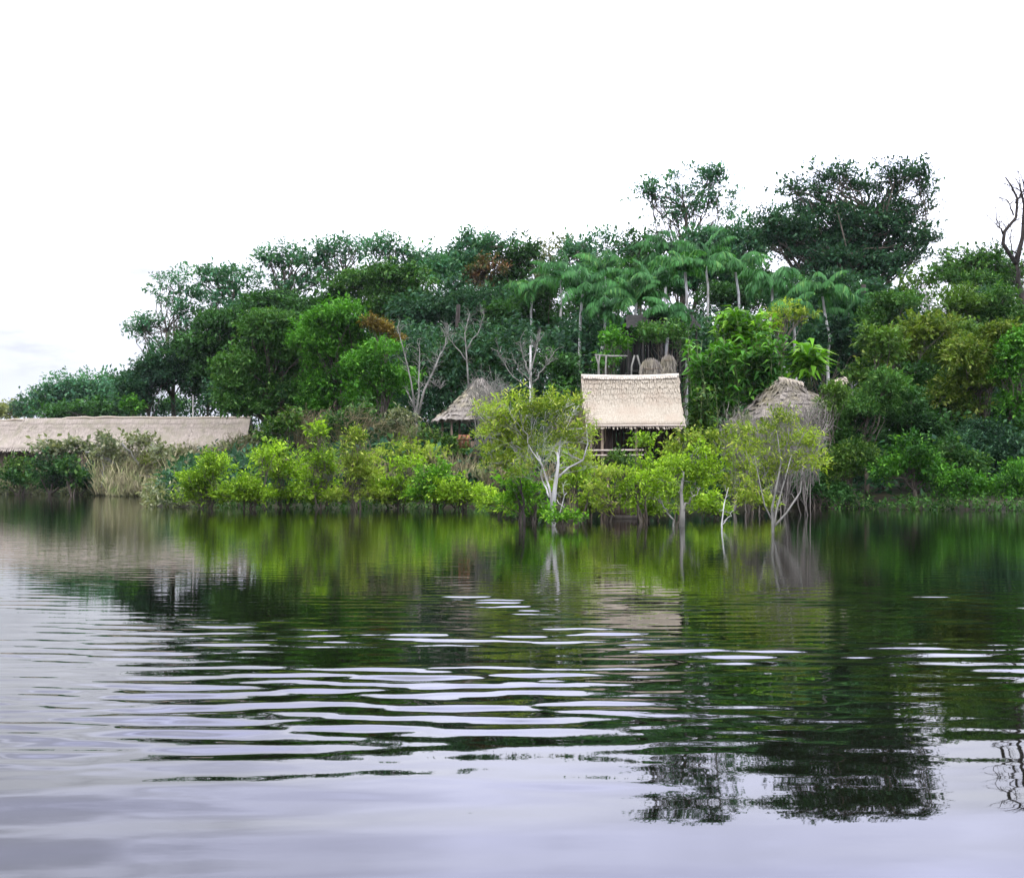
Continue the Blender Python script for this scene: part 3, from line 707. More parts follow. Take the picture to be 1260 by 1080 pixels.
# second row fill
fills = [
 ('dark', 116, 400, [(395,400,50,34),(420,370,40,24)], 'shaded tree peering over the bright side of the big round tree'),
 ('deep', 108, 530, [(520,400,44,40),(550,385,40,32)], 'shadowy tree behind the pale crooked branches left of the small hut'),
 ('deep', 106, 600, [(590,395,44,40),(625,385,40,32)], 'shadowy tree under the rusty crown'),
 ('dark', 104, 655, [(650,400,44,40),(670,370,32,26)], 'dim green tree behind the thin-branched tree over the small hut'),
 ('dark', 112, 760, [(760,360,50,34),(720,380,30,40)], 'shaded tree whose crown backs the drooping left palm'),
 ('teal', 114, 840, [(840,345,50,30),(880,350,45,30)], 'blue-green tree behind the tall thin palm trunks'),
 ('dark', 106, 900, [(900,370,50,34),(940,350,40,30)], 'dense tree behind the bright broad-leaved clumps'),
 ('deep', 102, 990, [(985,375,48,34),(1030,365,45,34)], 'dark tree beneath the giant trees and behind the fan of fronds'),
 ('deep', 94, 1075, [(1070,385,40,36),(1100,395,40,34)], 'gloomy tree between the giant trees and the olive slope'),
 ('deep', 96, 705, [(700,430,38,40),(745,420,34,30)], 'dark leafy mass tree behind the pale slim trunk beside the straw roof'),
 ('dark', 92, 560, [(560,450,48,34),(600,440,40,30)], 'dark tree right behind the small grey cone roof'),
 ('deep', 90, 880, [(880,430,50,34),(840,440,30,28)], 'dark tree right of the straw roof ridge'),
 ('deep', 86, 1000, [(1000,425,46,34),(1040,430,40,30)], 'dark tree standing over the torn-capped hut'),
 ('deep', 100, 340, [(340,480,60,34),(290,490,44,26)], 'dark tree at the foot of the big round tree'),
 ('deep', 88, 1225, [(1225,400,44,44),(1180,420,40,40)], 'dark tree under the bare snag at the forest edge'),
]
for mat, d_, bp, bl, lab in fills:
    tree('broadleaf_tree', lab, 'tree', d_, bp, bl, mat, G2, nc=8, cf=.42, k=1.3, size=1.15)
# big round tree and its bright neighbour
tree('round_tree', 'big round dense olive-green tree at the left of the forest', 'tree', 86, 350, [(300,505,34,30),(345,440,62,55),(300,465,36,44),(385,440,48,50),(345,495,66,38),(335,408,46,22)], 'mid', G2, nc=16, cf=.34, tr=.3)
tree('round_tree', 'bright grass-green domed tree pressed against the big round olive one', 'tree', 82, 425, [(420,404,44,32),(430,450,38,48),(395,425,40,44),(435,495,34,30),(400,480,40,40)], 'green', G2, nc=14, cf=.36, tr=.25)
tree('flowering_vine', 'amber and purple-brown vine arching off the bright domed tree', 'vine', 80, 462, [(460,400,13,9),(474,408,13,9),(486,420,10,9)], 'amber', None, nc=5, cf=.5, size=.7)
tree('broadleaf_tree', 'loose yellow-flecked green tree in front of the pale crooked branches', 'tree', 76, 475, [(462,455,34,26),(490,470,30,26),(470,432,26,16),(460,485,40,20)], 'green', G2, nc=9, cf=.36, k=1.1)
# palms
for a in [
 ('drooping palm with white slim trunk left of the straw roof', 92, 717, 362, 4.2, 714, 'palm'),
 ('palm with heavy hanging fronds behind the white-trunked one', 98, 690, 345, 3.8, 694, 'palm'),
 ('twin-stem palm, the left and shorter, above the dark shed', 84, 783, 372, 3.2, 786, 'palm2'),
 ('twin-stem palm, the right one, above the dark shed', 85, 800, 355, 3.4, 795, 'palm'),
 ('very tall thin palm whose pale stem rises beside the right end of the straw roof', 80, 843, 335, 3.2, 843, 'palm2'),
 ('bushy palm high in the canopy under the lacy emergent tree', 100, 868, 325, 4.0, 870, 'palm'),
 ('upright-fronded palm right of the thin tall palm', 96, 905, 335, 3.8, 903, 'palm2'),
 ('palm with a short pale stem beneath the giant trees', 88, 950, 350, 3.4, 952, 'palm'),
 ('fan-like palm spreading at the foot of the giant trees', 86, 1012, 365, 3.4, 1010, 'palm2'),
 ('palm half buried in the canopy between the left palms and the shed', 100, 745, 340, 3.8, 745, 'palm2'),
 ('palm topping the forest behind the twin-stem pair', 106, 820, 312, 4.2, 818, 'palm'),
 ('palm leaning over the bright broad-leaved clumps', 82, 975, 388, 3.0, 985, 'palm2'),
 ('low palm drooping beside the white-trunked one', 90, 745, 388, 3.2, 748, 'palm'),
 ('low palm drooping over the roof of the dark shed', 79, 822, 392, 2.6, 826, 'palm'),
 ('palm at the dark gap under the giant trees, hanging low', 88, 1045, 385, 3.0, 1050, 'palm'),
 ('palm left of the heavy hanging fronds, below the skyline notch', 100, 655, 362, 3.6, 655, 'palm2'),
 ]:
    palm(a[0], a[1], a[2], a[3], a[4], a[5], mat=a[6], n=19)
for d_, bp, bl, mat, lab, nm in [
 (74, 755, [(752,425,20,20),(745,448,18,14)], 'green', 'fresh green sapling left of the dark shed', 'sapling'),
 (73, 820, [(800,412,26,14),(830,415,22,16),(845,435,14,14)], 'mid', 'low bush filling the dark shed opening', 'bush'),
 (80, 690, [(690,450,22,30),(700,480,18,30)], 'dark', 'dark sapling against the white-stemmed palm', 'sapling'),
 (66, 690, [(690,505,20,24),(705,540,22,26)], 'mid', 'bush at the left corner of the straw-roofed hut', 'bush'),
 (67, 640, [(632,520,24,24),(650,545,26,24)], 'olive', 'olive bush between the two huts', 'bush'),
 (66, 800, [(775,588,36,22),(820,585,34,22)], 'deep', 'dark bush under the floor of the straw-roofed hut', 'bush'),
 (66, 870, [(862,560,26,40),(885,580,26,30)], 'dark', 'dark bush right of the straw-roofed hut floor', 'bush'),
 (60, 1020, [(1015,520,22,30),(1030,490,18,24),(1010,560,20,26)], 'olive', 'olive bush hiding the right side of the torn-capped hut', 'bush'),
 (60, 925, [(925,540,20,30),(905,565,20,26)], 'grey', 'grey-green bush hiding the left side of the torn-capped hut', 'bush'),
 (61, 965, [(960,590,34,24),(990,600,30,20)], 'deep', 'dark bush under the torn-capped hut', 'bush'),
 (58, 1000, [(1000,600,28,22),(1030,612,24,16)], 'dark', 'dark bush at the water right of the grey stems', 'bush'),
 (102, 20, [(15,592,22,14),(50,596,22,12)], 'dark', 'low dark scrub at the water in front of the longhouse', 'bush'),
 (102, 90, [(85,594,26,13),(115,592,20,14)], 'deep', 'blackish scrub at the water near the dry brush', 'bush'),
 (98, 140, [(140,560,24,16),(170,545,20,14)], 'grey', 'grey sparse bush before the longhouse thatch', 'bush'),
 (97, 215, [(210,568,28,18),(245,572,26,20),(280,565,20,16)], 'grey', 'pale sparse bush in front of the dry brush heap', 'bush'),
 (106, 60, [(60,556,26,6),(98,552,22,7),(125,545,14,8)], 'grey', 'olive creeper bush hanging over the longhouse eave', 'bush'),
 (98, 290, [(290,560,30,16),(320,545,22,16)], 'grey', 'greyish bush at the right end of the longhouse', 'bush'),
 (67, 340, [(335,535,24,18),(358,520,16,16)], 'olive', 'olive bush at the foot of the big round tree above the lime row', 'bush'),
 (66, 420, [(415,525,26,16),(440,512,20,14)], 'mid', 'green bush among the dry grass below the bright domed tree', 'bush'),
 (67, 480, [(475,530,26,16),(495,515,18,14)], 'grey', 'greyish leafy bush among the dry grass below the leafless forked tree', 'bush'),
 (66, 545, [(540,545,26,14),(560,555,22,12)], 'olive', 'low olive bush in the dry grass left of the small grey cone roof', 'bush'),
 (63, 500, [(498,560,28,12),(530,565,24,10)], 'limegold', 'yellowish low bush directly behind the right half of the lime row', 'bush'),
 (64, 610, [(610,585,26,24),(640,590,24,20)], 'dark', 'dark bush in the brown gap right of the lime row', 'bush'),
 ]:
    tree(nm, lab, nm, d_, bp, bl, mat, G3, nc=8, cf=.4, k=1.2, stems=3, tr=.1)
# bright understory right of the hut: broad leaves on cane stems
def canes(label, d, px, top, bot, w_, n_, leaf, L, name='broad_leaved_clump', cat='plant', group='broad-leaved clumps beside the hut'):
    g0 = Z(bot, d); root = thing(name, label, cat, (X(px, d), d, g0), group); s = MB(); f_ = MB()
    for i in range(n_):
        x = X(px+rng.uniform(-w_, w_)*.6, d); y = d+rng.uniform(-1, 1); xt = x+rng.uniform(-w_, w_)*.5/F*d; zt = Z(top+rng.uniform(0, .45)*(bot-top), d)
        P = curve((x, y, g0-.5), (xt, y, zt), .02, 6, .03); s.tube(P, np.linspace(.03, .012, 6), 5)
        m_ = 22; t = rng.uniform(.2, 1, m_)**.7; B = np.stack([np.interp(t, np.linspace(0, 1, 6), P[:, j]) for j in range(3)], 1)
        a = rng.uniform(0, 2*pi, m_); D = np.stack([np.cos(a), np.sin(a), rng.uniform(-.1, 1.0, m_)], 1)
        f_.leaves(B, D, np.tile([0, 0, 1.0], (m_, 1))+unit(m_)*.4, L*rng.uniform(.6, 1.2, m_), L*.3*rng.uniform(.7, 1.2, m_), .35)
    s.build('stems', CANE, root); f_.build('leaves', LM[leaf], root)
canes('bright yellow-green clump topping the broad-leaved thicket right of the hut', 72, 915, 378, 470, 34, 46, 'bright', 1.0)
canes('fresh green broad-leaved clump on tall canes right next to the straw roof', 68, 880, 415, 545, 34, 52, 'green', .8)
canes('tall green clump between the straw roof and the torn-capped hut', 69, 935, 408, 530, 30, 46, 'green', .85)
canes('pale lime banana-like leaves right above the torn cap', 72, 992, 422, 470, 14, 12, 'bright', 1.3)
canes('dark narrow canes hanging at the right corner of the straw roof', 64, 862, 470, 580, 18, 34, 'olive', .6)
canes('low green leaves crowding behind the canes at the water', 66, 905, 500, 590, 40, 40, 'dark', .7)
tree('broadleaf_tree', 'yellow-flowered tree between the bright clump and the giant trees', 'tree', 80, 965, [(960,385,26,12),(985,390,22,12),(950,402,20,14)], 'limegold', G2, nc=7, k=.8, cf=.34)
# right bank mass
R_ = [
 ('olivegold', 70, 1130, [(1120,415,36,30),(1150,405,32,24),(1100,440,34,32)], 'olive tree with a bright yellow-green brow on the right slope', 12),
 ('olive', 72, 1180, [(1175,420,36,34),(1150,450,40,34)], 'brown-green tree in the middle of the right slope', 10),
 ('olivegold', 66, 1210, [(1200,455,42,44),(1235,420,30,30),(1180,490,34,34)], 'broad olive-gold tree leaning over the right bank', 12),
 ('green', 64, 1250, [(1248,455,24,44),(1255,510,26,44),(1262,420,20,26)], 'vivid green tree at the right edge of the bank', 9),
 ('mid', 62, 1070, [(1065,505,36,32),(1040,530,26,34),(1090,480,30,34)], 'mid-green bush tree right beside the torn-capped hut', 11),
 ('dark', 64, 1130, [(1120,510,40,40),(1090,545,40,34),(1150,540,40,34)], 'deep green bush tree in the hollow of the right bank', 10),
 ('olive', 59, 1060, [(1055,570,34,32),(1025,585,22,24)], 'dull green shrub drooping to the water right of the dead twigs', 9),
 ('deep', 62, 1225, [(1215,560,44,40),(1250,575,30,40)], 'dark shrub under the olive-gold tree at the right edge', 9),
 ('green', 57, 1130, [(1120,560,30,22),(1100,585,26,22),(1140,585,30,24)], 'bright fern-green shrub at the foot of the right bank', 10),
 ('green', 56, 1185, [(1180,600,32,18),(1205,605,26,16)], 'small fresh green shrub touching the water on the right', 8),
 ('green', 56, 1240, [(1240,600,26,22),(1260,590,20,26)], 'fresh green shrub at the waterline of the right edge', 8),
 ('mid', 84, 1120, [(1110,385,34,26),(1080,400,26,26)], 'loose green tree just below the bleached broken tree', 9),
 ('olive', 82, 1190, [(1180,380,36,24),(1215,385,34,24)], 'olive tree closing the gap below the flat-topped tree', 10),
 ('mid', 80, 1245, [(1240,385,30,28),(1260,400,24,34)], 'green tree at the foot of the bare snag', 9),
 ('dark', 68, 1165, [(1165,480,40,34),(1200,510,40,34),(1130,475,30,30)], 'shaded green tree between the two olive-gold ones', 10),
 ('mid', 60, 1180, [(1165,560,30,26),(1190,575,28,24)], 'mid-green shrub in the middle of the right waterline', 9),
 ('olive', 66, 1085, [(1080,440,26,34),(1070,470,24,28)], 'narrow olive sapling left of the yellow-green brow', 7),
]
for mat, d_, bp, bl, lab, nc in R_:
    tree('bank_tree' if nc > 9 else 'bank_shrub', lab, 'tree' if nc > 9 else 'shrub', d_, bp, bl, mat, 'growth on the right bank', nc=nc, cf=.38, k=1.35, size=1.0, tr=.12, spread=.6)
# lime mangrove shrubs left
ML = [
 (58, 255, [(252,590,24,26),(272,582,20,24)], 'lime', 'leftmost lime shrub on the water, next to the dry reeds'),
 (57, 300, [(300,588,30,30),(320,570,22,18)], 'lime', 'low wide lime shrub between the leftmost one and the peaked one'),
 (59, 352, [(350,580,30,30),(340,560,20,16)], 'lime', 'lime shrub in the shade of the big round tree with a flat top'),
 (58, 395, [(398,565,28,26),(385,590,30,26),(400,538,14,14)], 'lime', 'peaked lime shrub with an upright spray at its top'),
 (57, 440, [(440,570,26,28),(432,545,16,14),(450,595,28,22)], 'limegold', 'golden lime shrub in the middle of the left row'),
 (58, 490, [(488,590,32,28),(505,570,20,16)], 'lime', 'rounded lime shrub just right of the golden one'),
 (57, 535, [(535,592,30,26),(545,575,20,14)], 'bright', 'greener shrub of the row, second from the brown gap'),
 (56, 575, [(572,600,24,20),(555,608,22,16)], 'lime', 'last lime shrub of the left row beside the brown gap'),
]
for d_, bp, bl, mat, lab in ML:
    bl = [(x_+rng.uniform(-5, 5), y_+rng.uniform(-6, 10), rx_*rng.uniform(.9, 1.2), ry_*rng.uniform(.75, 1.0)) for x_, y_, rx_, ry_ in bl]+[(bp-14, 611, 24, 12), (bp+14, 613, 24, 12)]*(d_ < 60)
    tree('water_shrub', lab, 'shrub', d_, bp, bl, mat, 'lime green shrubs in the shallows', nc=14, cf=.26, k=1.15, size=.95, stems=4, tr=.10, bz=-.5, bark=BARK, spread=.5, asp=.42, shell=.4)
# dark shrubs under the longhouse
for d_, bp, bl, mat, lab in [
 (103, 25, [(18,585,16,20),(32,592,14,14)], 'olive', 'pale-olive bush under the longhouse at the left edge'),
 (101, 62, [(60,580,22,20),(78,585,16,18)], 'dark', 'dark bush behind the canoe under the longhouse'),
 (100, 88, [(86,575,11,14),(90,590,10,14)], 'mid', 'small green bush right behind the canoe stern'),
 (104, 130, [(130,590,20,20),(110,596,18,12)], 'deep', 'gloomy bush at the left edge of the dry reeds'),
 (98, 205, [(200,598,30,10),(165,600,24,8)], 'grey', 'low greyish bush below the tangled dead branches'),
 (98, 165, [(150,582,18,12),(190,570,20,12),(225,586,18,10)], 'limegold', 'sparse yellowish bush among the dry reeds')]:
    tree('bank_shrub', lab, 'shrub', d_, bp, bl, mat, 'shrubs beneath the longhouse', nc=7, cf=.4, k=1.1, stems=3, tr=.12, bz=-.1)
# flooded foreground trees
RT = tree('flooded_tree', 'yellow-green tree with forked white trunk standing in the water left of the hut', 'tree', 37, 681, [(640,505,34,24),(672,512,34,24),(615,530,32,26),(702,535,32,22),(650,545,40,24),(612,565,28,22),(705,500,22,14),(640,575,30,20),(600,510,18,16),(715,575,20,18)], 'limegold', G4, k=.85, nc=10, cf=.28, tr=.001, bark=BARKW, bz=-.4, size=1.15, asp=.4, spread=.55, limbs=True, shell=.35)
bare_tree('dead_tree', 'forked white trunk rising from the water left of the hut', 36.4, 681, [
 ([(681,655,0),(680,625,0),(676,600,.1),(668,575,.1),(660,555,.2)], 1.0), ([(680,625,0),(683,600,0),(687,570,0),(686,556,0)], 1.6), ([(684,590,0),(700,575,.1),(718,566,.2),(724,545,.3),(722,520,.3)], .7),
 ([(676,612,0),(668,590,.2),(664,560,.2)], .6), ([(681,652,0),(690,625,-.1),(697,606,-.2)], .5), ([(718,566,.2),(700,558,.2),(695,548,.2)], .35), ([(668,575,.1),(650,545,.1),(640,515,.2)], .5), ([(687,570,0),(690,535,.2),(675,505,.2)], .6)], BARKW, .058, 'pale trunks in the river', 6, bz=-.4, tl=.5, root=RT)

RT = tree('flooded_shrub', 'fresh green shrub tucked left of the forked white trunk', 'shrub', 39, 645, [(640,598,26,24),(655,615,20,20),(630,618,18,18)], 'bright', G4, k=1.1, nc=8, cf=.34, stems=4, tr=.08, bz=-.4, size=1.1, spread=.55, asp=.42)
bare_tree('dead_tree', 'dark stem with pale base left of the forked white trunk', 38, 645, [
 ([(645,650,0),(644,620,0),(640,590,.1)], 1.0), ([(644,630,0),(636,612,.1),(632,600,.1)], .6)], BARKD, .06, 'pale trunks in the river', 5, bz=-.4, tl=.35, root=RT)
tree('flooded_shrub', 'little leafy cushion at the foot of the forked white trunk', 'shrub', 35.5, 692, [(682,640,17,9),(704,642,14,10)], 'bright', G4, k=1.3, nc=6, cf=.42, stems=4, tr=.05, bz=-.3, size=.95, asp=.45)
tree('flooded_shrub', 'green shrub between the white trunk and the hut stilts', 'shrub', 42, 712, [(712,590,22,22),(722,610,18,18),(705,570,18,12)], 'lime', G4, k=1.0, nc=7, cf=.34, stems=3, tr=.07, bz=-.4, size=1.0)
tree('flooded_tree', 'yellow-green sapling with a rounded tip in front of the hut veranda', 'tree', 40, 795, [(792,548,15,15),(795,575,26,20),(778,595,28,20),(810,605,28,20),(765,615,18,18)], 'lime', G4, k=1.0, nc=8, cf=.34, stems=3, tr=.08, bz=-.4, size=1.05, asp=.42)
RT = tree('flooded_tree', 'spreading lime tree on a grey stem right of the landing raft', 'tree', 36.5, 837, [(835,580,34,20),(862,592,28,24),(815,610,26,18),(850,618,28,18),(882,575,24,16),(860,558,20,14),(800,590,20,16)], 'lime', G4, k=1.05, nc=8, cf=.32, tr=.001, bz=-.4, bark=BARKG, size=1.1, asp=.42)
bare_tree('dead_tree', 'stout pale stump-like stem under the spreading lime tree', 36, 840, [
 ([(839,655,0),(840,630,0),(838,605,0),(842,580,.1)], 1.2), ([(832,652,0),(822,630,.1),(812,618,.1)], .5), ([(840,630,0),(850,612,0),(862,600,.1)], .5)], BARKG, .085, 'pale trunks in the river', 6, bz=-.4, tl=.35, root=RT)
tree('flooded_shrub', 'low lime shrub with twisted twigs just left of the landing raft', 'shrub', 40, 745, [(735,605,16,18),(742,625,14,12),(760,585,18,14)], 'limegold', G4, k=.8, nc=6, cf=.34, stems=3, tr=.06, bz=-.4, size=1.0)
RT = tree('flooded_tree', 'small airy tree on a thin leaning white stem before the dead twigs', 'tree', 37, 893, [(905,560,28,18),(885,545,22,16),(920,585,26,16),(898,598,22,16),(910,535,20,12)], 'limegold', G4, k=1.0, nc=8, cf=.32, tr=.001, bz=-.4, bark=BARKG, size=1.1, asp=.42)
bare_tree('dead_tree', 'thin white leaning stem in the water left of the furthest stems', 35, 889, [
 ([(889,668,0),(888,645,0),(891,620,0),(897,600,.1)], .8), ([(889,645,0),(898,636,.1),(904,628,.1)], .4)], BARKW, .04, 'pale trunks in the river', 5, bz=-.4, tl=.3, root=RT)
RT = tree('flooded_tree', 'lacy tree on forked slender grey stems standing furthest out in the water', 'tree', 32.5, 951, [(945,530,28,18),(975,545,28,18),(925,555,26,18),(990,575,26,20),(955,575,28,18),(965,512,22,12),(935,590,20,14),(1000,550,20,16)], 'limegold', G4, k=.85, nc=8, cf=.30, tr=.001, bark=BARKG, bz=-.4, size=1.15, asp=.4, shell=.35)
bare_tree('dead_tree', 'forked slender grey stems rising from the water furthest right', 32, 951, [
 ([(951,668,0),(951,650,0),(950,625,0),(956,600,.1),(962,570,.1),(958,530,.2)], .9), ([(951,655,0),(955,630,0),(962,605,.05),(975,560,.1)], .7), ([(952,648,0),(968,632,.1),(986,605,.1),(990,575,.2)], .7), ([(950,640,0),(942,622,.1),(938,600,.2),(930,560,.2)], .5)], BARKG, .055, 'pale trunks in the river', 10, bz=-.4, tl=.4, root=RT)




for d_, px, bl, mat, lab in [
 (45, 612, [(606,618,20,18),(624,628,18,14)], 'lime', 'lime shrub in the water just right of the brown gap'),
 (43, 725, [(722,625,18,16),(735,590,18,20)], 'limegold', 'golden shrub between the leafy cushion and the landing raft'),
 (41, 800, [(795,625,22,16),(812,632,20,14)], 'lime', 'low lime shrub immediately right of the landing raft'),
 (43, 872, [(868,618,22,18),(885,632,18,12)], 'lime', 'lime shrub behind the thin leaning white stem'),
 (40, 662, [(660,640,16,12),(648,632,16,14)], 'bright', 'small bright shrub against the left side of the forked white trunk'),
 (47, 925, [(922,612,22,16),(940,625,16,12)], 'limegold', 'small golden shrub under the grey dead-twig thicket'),
 (46, 700, [(695,560,24,22),(708,585,20,18),(690,600,18,18)], 'limegold', 'golden bush filling the space behind the forked white trunk'),
 (48, 765, [(760,570,16,16),(775,585,20,20)], 'olive', 'olive bush in front of the hut steps'),
 (47, 835, [(830,560,22,18),(850,545,16,16)], 'limegold', 'golden bush below the right eave corner of the straw roof'),
 ]:
    tree('flooded_shrub', lab, 'shrub', d_, px, bl, mat, 'small shrubs standing in the shallows', nc=8, cf=.34, k=1.15, stems=4, tr=.06, bz=-.4, spread=.55, asp=.42, size=1.05)
# bare trees
bare_tree('bare_tree', 'bare black snag with upswept limbs at the right edge of the skyline', 84, 1262, [
 ([(1262,420,0),(1258,360,0),(1250,325,0)], 2.2), ([(1250,325,0),(1234,300,0),(1236,285,0),(1250,268,0),(1252,245,0),(1245,230,0),(1237,218,0)], 1.0), ([(1250,325,0),(1262,290,.5),(1264,250,.5),(1258,225,.5)], 1.2), ([(1234,288,0),(1226,270,0)], .45), ([(1247,265,0),(1238,248,0),(1233,244,0)], .4), ([(1250,250,0),(1258,235,0),(1260,218,0)], .5), ([(1252,320,0),(1245,300,.2),(1249,280,.2)], .4)], BARKD, .17, None, 12, tl=1.5)
bare_tree('bare_tree', 'leafless pale forked tree left of the small grey cone roof', 70, 520, [
 ([(516,560,0),(512,520,0),(510,500,0),(500,480,0)], .9), ([(512,520,0),(522,480,0),(534,455,0),(540,440,0)], 1.0), ([(534,455,0),(545,430,.3),(552,400,.3)], .7), ([(528,468,0),(542,478,.2)], .5), ([(510,500,0),(506,470,0),(496,430,.3),(488,400,.3)], .7), ([(512,515,0),(516,470,.5),(515,420,.5)], .8)], BARKG, .095, 'leafless pale trees', 26, tl=.8)
bare_tree('bare_tree', 'leafless pale tree with Y-shaped top over the small grey cone roof', 72, 655, [
 ([(655,520,0),(655,480,0),(652,460,0),(660,430,0),(662,418,0)], 1.0), ([(652,462,0),(644,440,.3),(640,420,.3)], .6), ([(656,470,0),(672,450,.2),(682,432,.2)], .6), ([(654,480,0),(625,455,.3),(612,430,.3)], .5), ([(655,470,0),(640,455,.2),(632,440,.2)], .5)], BARKG, .09, 'leafless pale trees', 26, tl=.9)
bare_tree('bare_tree', 'white-limbed dead tree in the shade under the rusty crown', 84, 575, [
 ([(578,500,0),(575,450,0),(572,410,0),(578,385,0)], 1.0), ([(574,430,0),(590,405,.3),(596,385,.3)], .6), ([(575,445,0),(556,420,.3),(548,405,.3)], .6)], BARKG, .09, 'leafless pale trees', 26, tl=1.0)
bare_tree('bare_tree', 'bleached broken tree in the notch right of the giant trees', 92, 1140, [
 ([(1143,420,0),(1142,390,0),(1138,362,0),(1135,350,0)], 1.2), ([(1140,375,0),(1150,362,.2),(1162,366,.2)], .7), ([(1142,385,0),(1132,372,.2)], .5)], BARKW, .2, 'leafless pale trees', 6, tl=.8)
bare_tree('fallen_branch', 'tangle of bleached dead branches lying by the reeds at the left bank', 97, 170, [
 ([(125,560,0),(150,575,0),(185,595,0),(200,600,0)], 1.0), ([(105,556,0),(130,562,0),(160,590,0)], .8), ([(150,545,0),(170,570,0),(178,596,0)], .8), ([(185,545,.5),(180,570,.5),(160,596,.5)], .8), ([(165,585,-.5),(195,586,-.5),(222,592,-.5)], .8), ([(125,600,0),(128,575,0),(122,555,0)], .6)], BARKG, .13, None, 16, bz=0, tl=1.2)
# forest interior trunks
for i, (px, a, b_, d_, mt, lab) in enumerate([(733,390,470,98,BARKG,'pale grey trunk in the gap left of the dark shed'), (560,395,480,96,BARKD,'straight black trunk behind the small grey cone roof'), (742,440,470,84,BARKD,'short dark trunk behind the log rail'), (1058,370,450,90,BARKD,'dark trunk in the gap under the giant trees'), (470,420,500,98,BARKD,'black trunk behind the yellow-flecked tree')]):
    x = X(px, d_); g0 = float(gz(x, d_)); m = MB(); m.tube(curve((x, d_, g0-.3), (x+.3, d_, Z(a-20, d_)), 0, 8, .02), np.linspace(.28, .18, 8), 9)
    o = m.build('tree_trunk', mt, loc=(x, d_, g0), smooth_=True); tag(o, lab, 'trunk', 'trunks seen in forest gaps')

# ---- dry twig thickets (grey) around the right hut
def thicket(name, label, d, px, py, rx, ry, n_, mat, group, hang=.2, th=.02, cat='shrub'):
    gg = float(gz(X(px, d), d)); g0 = max(gg, -.4)-.1; root_c = (X(px, d), d, g0); m = MB(); nr = max(4, n_//26)
    roots = np.stack([X(px, d)+rng.uniform(-.45, .45, nr)*rx/F*d, d+rng.normal(size=nr)*.3, np.full(nr, g0)], 1)
    for i in range(n_):
        a = rng.uniform(0, 2*pi); rr = rng.uniform(.2, 1)
        p0 = roots[rng.integers(nr)]
        zt = Z(py-ry*.9*abs(sin(a))*rr+ry*.2, d)
        p1 = np.array([X(px+rx*rr*cos(a), d), d+rng.uniform(-.8, .8), max(zt, g0+.3)])
        pm = p0*.45+p1*.55; pm[0] = p0[0]*.7+p1[0]*.3
        P = np.vstack([curve(p0, pm, .02, 4, .06), curve(pm, p1, hang, 5, .14)[1:]]); q_ = len(P)
        if i < nr*1.5: m.tube(P, np.linspace(th*1.5, th*.3, q_), 5)
        else: P = P[2:]; q_ = len(P); m.tube(P, np.linspace(th*.9, th*.3, q_), 4)
        for q in range(7):
            j = rng.integers(1, q_-1); e = P[j]+(P[j+1]-P[j])*1.5+unit(1)[0]*rx/F*d*.25
            m.tube(curve(P[j], e, .15, 4, .15), np.linspace(th*.6, th*.25, 4), 3)
    o = m.build(name, mat, loc=root_c); tag(o, label, cat, group)
TG = 'thickets of dead twigs'
thicket('dead_shrub', 'grey rounded thicket of dead twigs before the torn-capped hut', 50, 972, 535, 52, 52, 85, TWIG, TG, th=.02)
thicket('dead_shrub', 'pale wiry dead shrub spilling left from under the brown cone roof', 52, 918, 530, 40, 38, 80, TWIG, TG, th=.018)
thicket('dead_shrub', 'leafless wisps of twigs around the top of the dead thicket', 47, 985, 510, 34, 30, 50, TWIG, TG, th=.014)
thicket('dead_shrub', 'thin wiry twigs at the left corner of the straw roof', 50, 712, 520, 26, 36, 40, DRYB, TG, th=.014)
thicket('dead_shrub', 'brown tangle behind the golden lime shrub', 66, 440, 522, 56, 26, 50, DRYB, TG, th=.025)
thicket('dead_shrub', 'brown tangle below the leafless forked tree', 66, 505, 537, 46, 22, 50, DRYB, TG, th=.022)
thicket('dead_shrub', 'brown tangle at the foot of the big round tree', 68, 375, 522, 42, 28, 45, DRYB, TG, th=.025)
thicket('dead_shrub', 'dusty vine tangle hanging over the small grey cone roof', 66, 600, 480, 34, 26, 50, BARKG, TG, th=.02)

thicket('dead_shrub', 'tan brush heaped before the middle of the longhouse roof', 97, 165, 575, 44, 30, 90, DRY, TG, th=.035)
thicket('dead_shrub', 'tan brush before the right part of the longhouse roof', 97, 235, 572, 46, 38, 110, DRY, TG, th=.035)
thicket('dead_shrub', 'greyish tan brush covering the right end of the longhouse', 95, 295, 570, 40, 50, 130, DRYB, TG, th=.035)
# ---- reeds: nobody could count the blades
def reeds(name, label, specs, mat):
    m = MB()
    for (px0, px1, d0, d1, bot, top, n_) in specs:
        px = rng.uniform(px0, px1, n_); dd = rng.uniform(d0, d1, n_)
        hh = (fbm(px*.05, px*0+2, 61)*.8+.45)*rng.uniform(.55, 1.05, n_)
        zb = np.full(n_, Z(bot, 0.5*(d0+d1))); hf = (Z(top, .5*(d0+d1))-zb)*hh; zb = zb+hf*rng.uniform(0, .62, n_)**1.2; zt = zb+hf*rng.uniform(.3, .6, n_)
        x = (px-CX)/F*dd; P = np.stack([x, dd, zb], 1)
        Dv = np.stack([rng.normal(size=n_)*.5, rng.normal(size=n_)*.35, np.ones(n_)], 1)
        m.leaves(P, Dv, np.stack([rng.normal(size=n_)*.4, -np.ones(n_), np.zeros(n_)], 1), zt-zb, np.full(n_, .0007*d0), .12)
    o = m.build(name, mat); tag(o, label, None, None, 'stuff')
reeds('reeds', 'dry tan reeds along the left bank', [(115, 335, 98, 105, 610, 538, 4200), (130, 235, 94, 98, 612, 560, 2000), (205, 350, 90, 97, 612, 528, 2600), (-20, 150, 106, 109, 602, 560, 1500)], DRY)
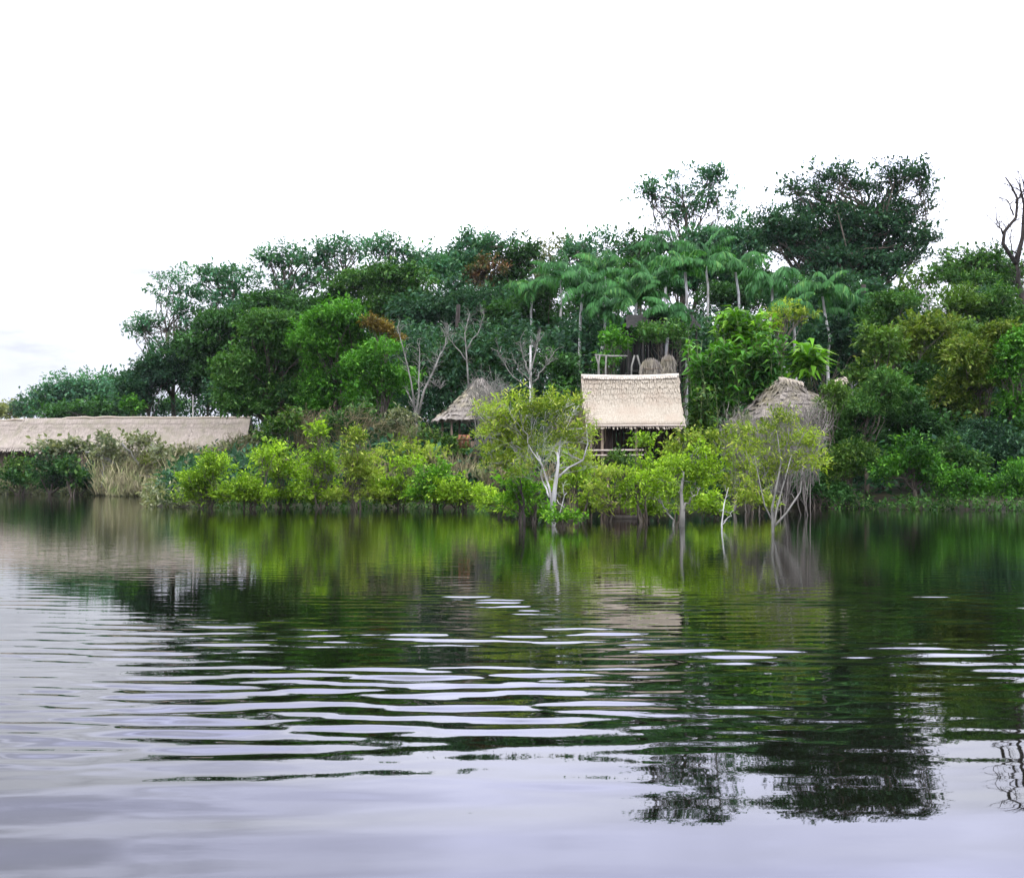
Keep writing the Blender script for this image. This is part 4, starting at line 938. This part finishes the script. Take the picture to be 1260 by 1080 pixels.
reeds('dry_grass', 'brown dry grass on the bank behind the shrubs', [(330, 620, 61, 66, 590, 540, 2200), (590, 720, 62, 64, 600, 550, 1200)], DRYB)
# low ground cover under the forest
m = MB(); N_ = 34000
px = rng.uniform(-90, 1420, N_); dd = rng.uniform(60, 128, N_); x = (px-CX)/F*dd
ok = dd > shore(x)+.5; x = x[ok]; dd = dd[ok]; N_ = len(x)
hh = fbm(x*.15, dd*.15, 71)*rng.uniform(0, 1, N_)**.7*4.6
P = np.stack([x, dd, gz(x, dd)+hh], 1)
spray_leaves(m, P, unit(N_)*.6+np.array([0, 0, .6]), .48, 4, .3, .5)
o = m.build('undergrowth', LM['deep']); tag(o, 'dark leafy undergrowth beneath the forest trees', None, None, 'stuff')
m = MB(); N_ = 105000
px = rng.uniform(150, 1420, N_); dd = rng.uniform(86, 128, N_); x = (px-CX)/F*dd
top = np.interp(px, [150, 230, 400, 600, 1000, 1200, 1420], [500, 440, 400, 395, 385, 400, 400])+45*(fbm(px*.03, dd*.1, 77)-.4)
g_ = gz(x, dd); zt = Z(top, dd); z = g_+(zt-g_)*rng.uniform(0, 1, N_)
cl = fbm(x*.5, z*.6+dd*.3, 79); ok = (cl > .33) & (dd > shore(x)+3)
ok &= (px > 330) | (dd > 119.5)
P = np.stack([x, dd, z], 1)[ok]; N_ = len(P)
spray_leaves(m, P, unit(N_)*.7+np.array([0, 0, .3]), .46, 4, .5, .5)
o = m.build('forest_understory', LM['deep']); tag(o, 'dark tangle of saplings and creepers filling the forest between the trees', None, None, 'stuff')
hm = bpy.data.materials.new('haze'); hm.use_nodes = True; hn, hl = nt(hm); hn.clear()
ho = hn.new('ShaderNodeOutputMaterial'); pv = hn.new('ShaderNodeVolumePrincipled')
pv.inputs['Color'].default_value = (.86, .93, 1, 1); pv.inputs['Density'].default_value = .00006; hl.new(pv.outputs[0], ho.inputs['Volume'])
m = MB(); m.box((0, 200, 22), (2000, 2800, 60)); o = m.build('haze', hm); o['kind'] = 'stuff'
m = MB(); N_ = 1500
x = rng.uniform(-75, -14, N_); yy = shore(x)-rng.uniform(-.8, 1.6, N_)
spray_leaves(m, np.stack([x, yy, rng.uniform(0, 1, N_)**1.6*1.1+.02], 1), unit(N_)*.6+np.array([0, 0, .5]), .34, 6, .2, .4)
o = m.build('shore_scrub', LM['grey']); tag(o, 'low grey-green scrub along the left shore', None, None, 'stuff')
# water weeds at the waterline on the right and centre
m = MB(); N_ = 500
px = np.r_[rng.uniform(1020, 1300, N_), rng.uniform(230, 600, N_)]; x = X(px, 57.0); yy = shore(x)-rng.uniform(.2, 3.5, 2*N_)
spray_leaves(m, np.stack([x, yy, rng.uniform(.05, .7, 2*N_)**1.5], 1), unit(2*N_)*.6+np.array([0, 0, .4]), .2, 6, .2, .45)
o = m.build('waterside_weeds', LM['mid']); tag(o, 'low green weeds at the waterline', None, None, 'stuff')
print('tris', sum(len(o.data.polygons) for o in bpy.data.objects if o.type == 'MESH'))
